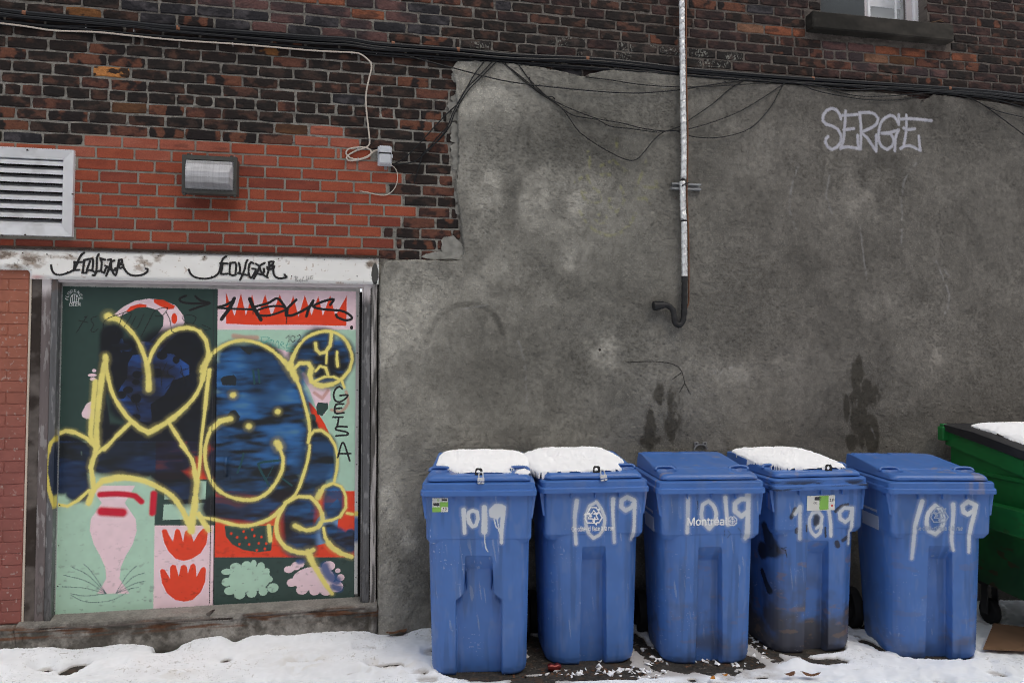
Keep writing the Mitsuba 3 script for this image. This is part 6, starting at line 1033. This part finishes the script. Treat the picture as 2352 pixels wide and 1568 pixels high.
def s5(X, Yg): return 1.1 * sup(X, Yg, DW / 2 + .03, -.62, DW / 2 - .05, .58, 8)
scene[sd_] = snow_on(_D, zl, s5, -.02, DW + .02, -DD_ - .04, .0, .034, 3., .3, .012)

# ------------------------------------------------------------------ ground, snow, litter
gx_ = [-60, .55, 4.55, 60]; A, B_ = np.meshgrid(gx_, [-60., 40.], indexing='ij')
def sheet(X, Yg, Z): n0, n1 = X.shape; idx = np.arange(n0 * n1).reshape(n0, n1); q = np.stack([idx[:-1, :-1], idx[1:, :-1], idx[1:, 1:], idx[:-1, 1:]], -1).reshape(-1, 4); return trimesh.Trimesh(np.c_[X.ravel(), Yg.ravel(), Z.ravel()], np.vstack([q[:, [0, 1, 2]], q[:, [0, 2, 3]]]), process=False)
gzv = np.vectorize(ground_z)
struct('ground', sheet(A, B_, gzv(A)), 'asphalt')
def on_ground(px, py, z):
    x, y = G(px, py, z)
    for _ in range(3): x, y = G(px, py, z + ground_z(x))
    return x, y
def gxy(px, py): return on_ground(px, py, .03)
BARE = [(168, 1528, 27, 11, 1.), (382, 1488.5, 22, 6, 1.), (546, 1470, 8, 4, 1.), (517, 1509, 13, 4.5, 1.), (405, 1520, 5, 2.5, .9), (112, 1533, 14, 1.8, 1.), (913, 1449, 20, 7, .95), (880, 1442, 14, 4, .9), (1240, 1538, 70, 19, 1.), (1330, 1530, 95, 20, 1.1), (1410, 1526, 65, 22, 1.1), (1230, 1480, 25, 60, 1.), (1455, 1530, 22, 10, .8), (1190, 1525, 50, 10, .9), (1130, 1547, 50, 4, .8), (1560, 1514, 55, 15, 1.), (1640, 1514, 80, 19, 1.1), (1700, 1506, 45, 16, 1.), (1480, 1480, 22, 40, .8), (1740, 1470, 20, 40, .9), (2000, 1470, 14, 20, .6), (1560, 1524, 30, 6, .8), (1450, 1546, 18, 7, .8), (1900, 1508, 48, 7, 1.), (1850, 1502, 14, 4, .7), (1740, 1460, 26, 12, .8), (1500, 1545, 10, 3, .7), (1590, 1550, 10, 3, .7), (1750, 1545, 16, 2, .7), (1490, 1490, 10, 8, .5)]
BAREW = []
for px, py, a, c, k in BARE: x, y = gxy(px, py); x2, _ = gxy(px + a, py); _, y2 = gxy(px, py - c); BAREW.append((x, y, abs(x2 - x) + 1e-3, abs(y2 - y) + 1e-3, k))
DENT = [(*gxy(697, 1516), .075, .045, .034), (*gxy(890, 1522), .10, .06, .036), (*gxy(820, 1540), .06, .04, .032), (*gxy(560, 1545), .07, .03, .012), (*gxy(230, 1553), .06, .02, .014), (*gxy(640, 1500), .06, .03, .01), (*gxy(440, 1535), .12, .05, .012), (*gxy(500, 1530), .05, .03, .012)]
_dr = random.Random(21)
for i_ in range(34):
    ux, uy = _dr.uniform(-2.1, 1.0) if i_ < 24 else _dr.uniform(1.0, 4.6), _dr.uniform(-1.25, -.12); DENT.append((ux, uy, _dr.uniform(.045, .07), _dr.uniform(.05, .11), _dr.uniform(.010, .024)))
def snow_h(x, y):
    P3 = np.stack([x * 3.1, y * 4.2, 0 * x], -1)
    h = .026 + .034 * (meshkit.fbm(P3, 4) - .35) + .022 * (meshkit.fbm(P3 * 5, 4) - .5) + .010 * np.abs(meshkit.fbm(P3 * 13 + 4, 3) - .5)
    h += .035 * np.clip((-.3 - x) / 1.6, 0, 1) * np.exp(-((y + .1) / .5) ** 2) + .03 * np.exp(-((y + .03) / .06) ** 2) * (x < .4)
    edge = 1 + 1.3 * (meshkit.fbm(np.stack([x * 16, y * 16, 0 * x + 2], -1), 4) - .5)
    rg = np.clip((x - .6) / .5, 0, 1); h += (.25 + .75 * rg) * .028 * (meshkit.fbm(np.stack([x * 17, y * 17, 0 * x + 7], -1), 3) - .62)
    for bx, by, a, c, k in BAREW: h = h * (1 - .7 * min(k, 1) * np.exp(-((x - bx) / (2.4 * a)) ** 2 - ((y - by) / (2.8 * c)) ** 2)); w_ = np.clip(1.6 * k * (1.25 - ((x - bx) / a / edge) ** 2 - ((y - by) / c / edge) ** 2), 0, 1); h = h * (1 - w_) - .022 * w_
    for b in BINS:
        dx, dy = x - b.x, y - b.y; lx, ly = dx * b.c + dy * b.s, -dx * b.s + dy * b.c
        h -= .10 * np.clip(sup(lx, ly, 0, .40, .24, .36, 4) * 1.4, 0, 1)
    h += .05 * gs(x, y, *gxy(1830, 1520), .075, .045) + .02 * gs(x, y, *gxy(1400, 1560), .4, .05)
    h_ = h
    for dx, dy, a, c, k in DENT: e4 = np.exp(-((x - dx) / a) ** 4 - ((y - dy) / c) ** 4); h -= k * e4 * (.8 + .5 * edge) - .28 * k * np.exp(-(((x - dx) / (1.45 * a)) ** 2 + ((y - dy) / (1.4 * c)) ** 2 - 1) ** 2 * 4)
    h = np.where(h_ > .012, np.maximum(h, .010), h)
    h -= .06 * np.clip(sup(x, y, 5.3, -.62, .8, .40, 4) * 2, 0, 1)
    return np.clip(h, -.03, .2)
xg = np.concatenate([np.arange(-3.2, 5.6, .0115)]); yg = np.arange(-1.75, .10, .0105)
X, Yg = np.meshgrid(xg, yg, indexing='ij'); Hs = snow_h(X, Yg)
fade = np.clip((Yg + 1.75) / .3, 0, 1) * np.clip((X + 3.2) / .3, 0, 1) * np.clip((5.6 - X) / .3, 0, 1); Hs = .04 * (1 - fade) + Hs * fade + gzv(X)
far = []
for x0, x1, y0, y1 in ((-45, 45, -45, -1.745), (-45, -3.195, -1.745, .1), (5.595, 45, -1.745, .1)):
    xx, yy = np.linspace(x0, x1, 60), np.linspace(y0, y1, 40); A, B_ = np.meshgrid(xx, yy, indexing='ij'); far.append(sheet(A, B_, .036 + gzv(A)))
struct('snow_cover', cat([sheet(X, Yg, Hs)] + far), 'snow', True, 'trampled white snow over the alley, with bare dark patches and footprints')
def gp(px, py, z=.02): x, y = on_ground(px, py, z); return x, y, z + ground_z(x)
def curl(n, cx, cy, cz, a, b_, bend, rot, seed):
    r_ = random.Random(seed); t = np.linspace(0, 2 * math.pi, n + 1)[:-1]; P_ = [(0, 0, 0)]
    for u in t: q = r_.uniform(.75, 1.1); P_.append((a * q * math.cos(u), b_ * q * math.sin(u), bend * (abs(math.cos(u)) ** 2) + r_.uniform(0, .25) * bend))
    P_ = np.array(P_); c, s = math.cos(rot), math.sin(rot); V = np.c_[P_[:, 0] * c - P_[:, 1] * s + cx, P_[:, 0] * s + P_[:, 1] * c + cy, P_[:, 2] + cz]; V2 = V + [0, 0, .0012]; m = n + 1
    F = [[0, 1 + i, 1 + (i + 1) % n] for i in range(n)]; F2 = [[m + a_, m + b2, m + c2] for a_, c2, b2 in F]; S_ = []
    for i in range(n): a1, b1 = 1 + i, 1 + (i + 1) % n; S_ += [[a1, b1, m + b1], [a1, m + b1, m + a1]]
    return trimesh.Trimesh(np.vstack([V, V2]), F + F2 + S_, process=False)
for px, py, a, b_, bend, rot, bs, lab in ((1815, 1549, .04, .018, .012, .3, 'leaf_brown', 'brown curled leaf in the snow, left of two below the fourth bin'), (1862, 1551, .05, .02, .02, -.4, 'leaf_brown', 'brown curled leaf in the snow, right of two below the fourth bin'), (1636, 1557, .022, .014, .006, .6, 'leaf_orange', 'orange leaf scrap at the bottom edge below the third bin'), (1665, 1550, .018, .012, .006, 0, 'leaf_orange', 'small orange leaf scrap in the snow below the third bin'), (905, 1453, .05, .02, .012, .2, 'leaf_brown', 'dead brown leaf against the wall between doorway and bins'), (925, 1450, .04, .02, .016, 1., 'leaf_brown', 'dead brown leaf nearest the first bin, at the foot of the wall')):
    x, y, z = gp(px, py, .036); single('fallen_leaf', curl(9, x, y, z, a, b_, bend, rot, int(px)), bs, lab, 'leaf')
for px, py, a, b_, rot, lab in ((1375, 1537, .022, .013, .5, 'white paper scrap on the bare ground below the second bin'), (1378, 1520, .014, .010, .1, 'tiny white scrap at the foot of the second bin'), (1614, 1510, .035, .018, .2, 'crumpled clear plastic scrap at the foot of the third bin'), (1640, 1504, .028, .016, -.3, 'pale torn scrap leaning in the recess of the third bin')):
    x, y, z = gp(px, py, .006); single('paper_scrap', curl(7, x, y, z, a, b_, .012, rot, int(px) + 1), 'paper', lab, 'litter')
x, y, z = gp(1273, 1532, .02); cm = tube([(x - .035, y, z + .002), (x - .02, y, z + .004), (x, y + .004, z - .002), (x + .02, y, z + .004), (x + .035, y + .003, z + .002)], [.015, .022, .017, .021, .012], 14); single('crushed_can', cm, 'can_red', 'crushed dark red can on the bare ground left of the second bin', 'can', 40)
cbx = np.array([G(2262, 1490, .05)[0], G(2262, 1490, .05)[1]]); c0 = np.array([*G(2258, 1491, -.005)]); c1 = np.array([*G(2282, 1432, .03)]); c2 = np.array([*G(2400, 1447, .03)]); c3 = np.array([*G(2400, 1497, -.005)])
single('cardboard_flap', hull([(*c, z + e) for c, z in ((c0, -.005), (c1, .03), (c2, .03), (c3, -.005)) for e in (0, .006)]), 'cardboard', 'flattened brown cardboard in the snow under the dumpster edge', 'cardboard')
def strewn(n, seed, spots, size, flat, zmul):
    r_ = random.Random(seed); ms = []
    for _ in range(n):
        px, py, a, c, k = spots[r_.randrange(len(spots))]; x, y = on_ground(px + r_.uniform(-1, 1) * a, py + r_.uniform(-1, 1) * c, .0)
        q = [(r_.gauss(0, 1), r_.gauss(0, 1), r_.gauss(0, 1) * flat) for _ in range(7)]; sz = size * r_.uniform(.35, 1.2)
        m = hull(q); m.apply_scale(sz / 2); m.apply_translation((x, y, sz * zmul + ground_z(x))); ms.append(m)
    return cat(ms)
RIM_ = [(1240, 1552, 80, 5, 1), (1330, 1545, 95, 7, 1), (1430, 1540, 60, 9, 1), (1560, 1524, 70, 7, 1), (1680, 1522, 70, 8, 1), (1490, 1510, 18, 25, 1), (1740, 1490, 22, 25, 1), (900, 1450, 30, 5, 1), (1480, 1550, 60, 10, 1)]
for nm, mm, bs, lab in (('snow_crumb', strewn(120, 4, RIM_, .022, .6, .25), 'snow_cap', 'loose crumbs of snow round the feet of the blue bins'), ('leaf_litter', strewn(170, 9, RIM_, .012, .25, .15), 'leaf_brown', 'scraps of dead leaf and dirt round the feet of the blue bins'), ('grit', strewn(150, 13, RIM_ + [(500, 1520, 300, 25, 1)], .007, .8, .3 ), 'asphalt', 'dark grit scattered round the bins')):
    k = single(nm, mm, bs, lab, 'litter'); labels[k]['kind'] = 'stuff'
CL = thing('wall_clamp', 'small galvanised pipe clamp on the wall just above the middle bin', 'clamp')
x, z = W(1609, 1022, -.03)
for s in (-1, 1): part(CL, 'ear', box(x + s * .030 - .016, x + s * .030 + .016, -.034, -.029, z - .004, z + .022, .001), 'galv'); part(CL, 'bolt', cyl((x + s * .030, -.038, z + .012), (x + s * .030, -.03, z + .012), .005, 8), 'label_black')
part(CL, 'band', tube([(x + .045 * math.cos(t), -.035, z - .03 + .035 * math.sin(t)) for t in np.linspace(0, math.pi, 12)], .005, 6), 'galv')

# ------------------------------------------------------------------ the other side of the alley, behind the camera
OB = thing('opposite_building', 'plain two storey brick building along the other side of the alley', 'building')
part(OB, 'wall', box(-26, 28, -10.6, -9.9, -.1, 6.8), 'opposite_wall')
for i, x in enumerate((-9.5, -5.5, -1.5, 2.5, 6.5, 10.5)):
    for z in (1.0, 4.1):
        w_ = part(OB, 'window', cat([box(x - .6, x + .6, -9.92, -9.86, z, z + .07), box(x - .6, x + .6, -9.92, -9.86, z + 1.53, z + 1.6), box(x - .6, x - .53, -9.92, -9.86, z + .07, z + 1.53), box(x + .53, x + .6, -9.92, -9.86, z + .07, z + 1.53), box(x - .53, x + .53, -9.915, -9.87, z + .78, z + .84), box(x - .03, x + .03, -9.915, -9.872, z + .84, z + 1.53)]), 'window_frame')
        part(w_, 'pane', box(x - .53, x + .53, -9.905, -9.895, z + .07, z + 1.53), 'room_dark')
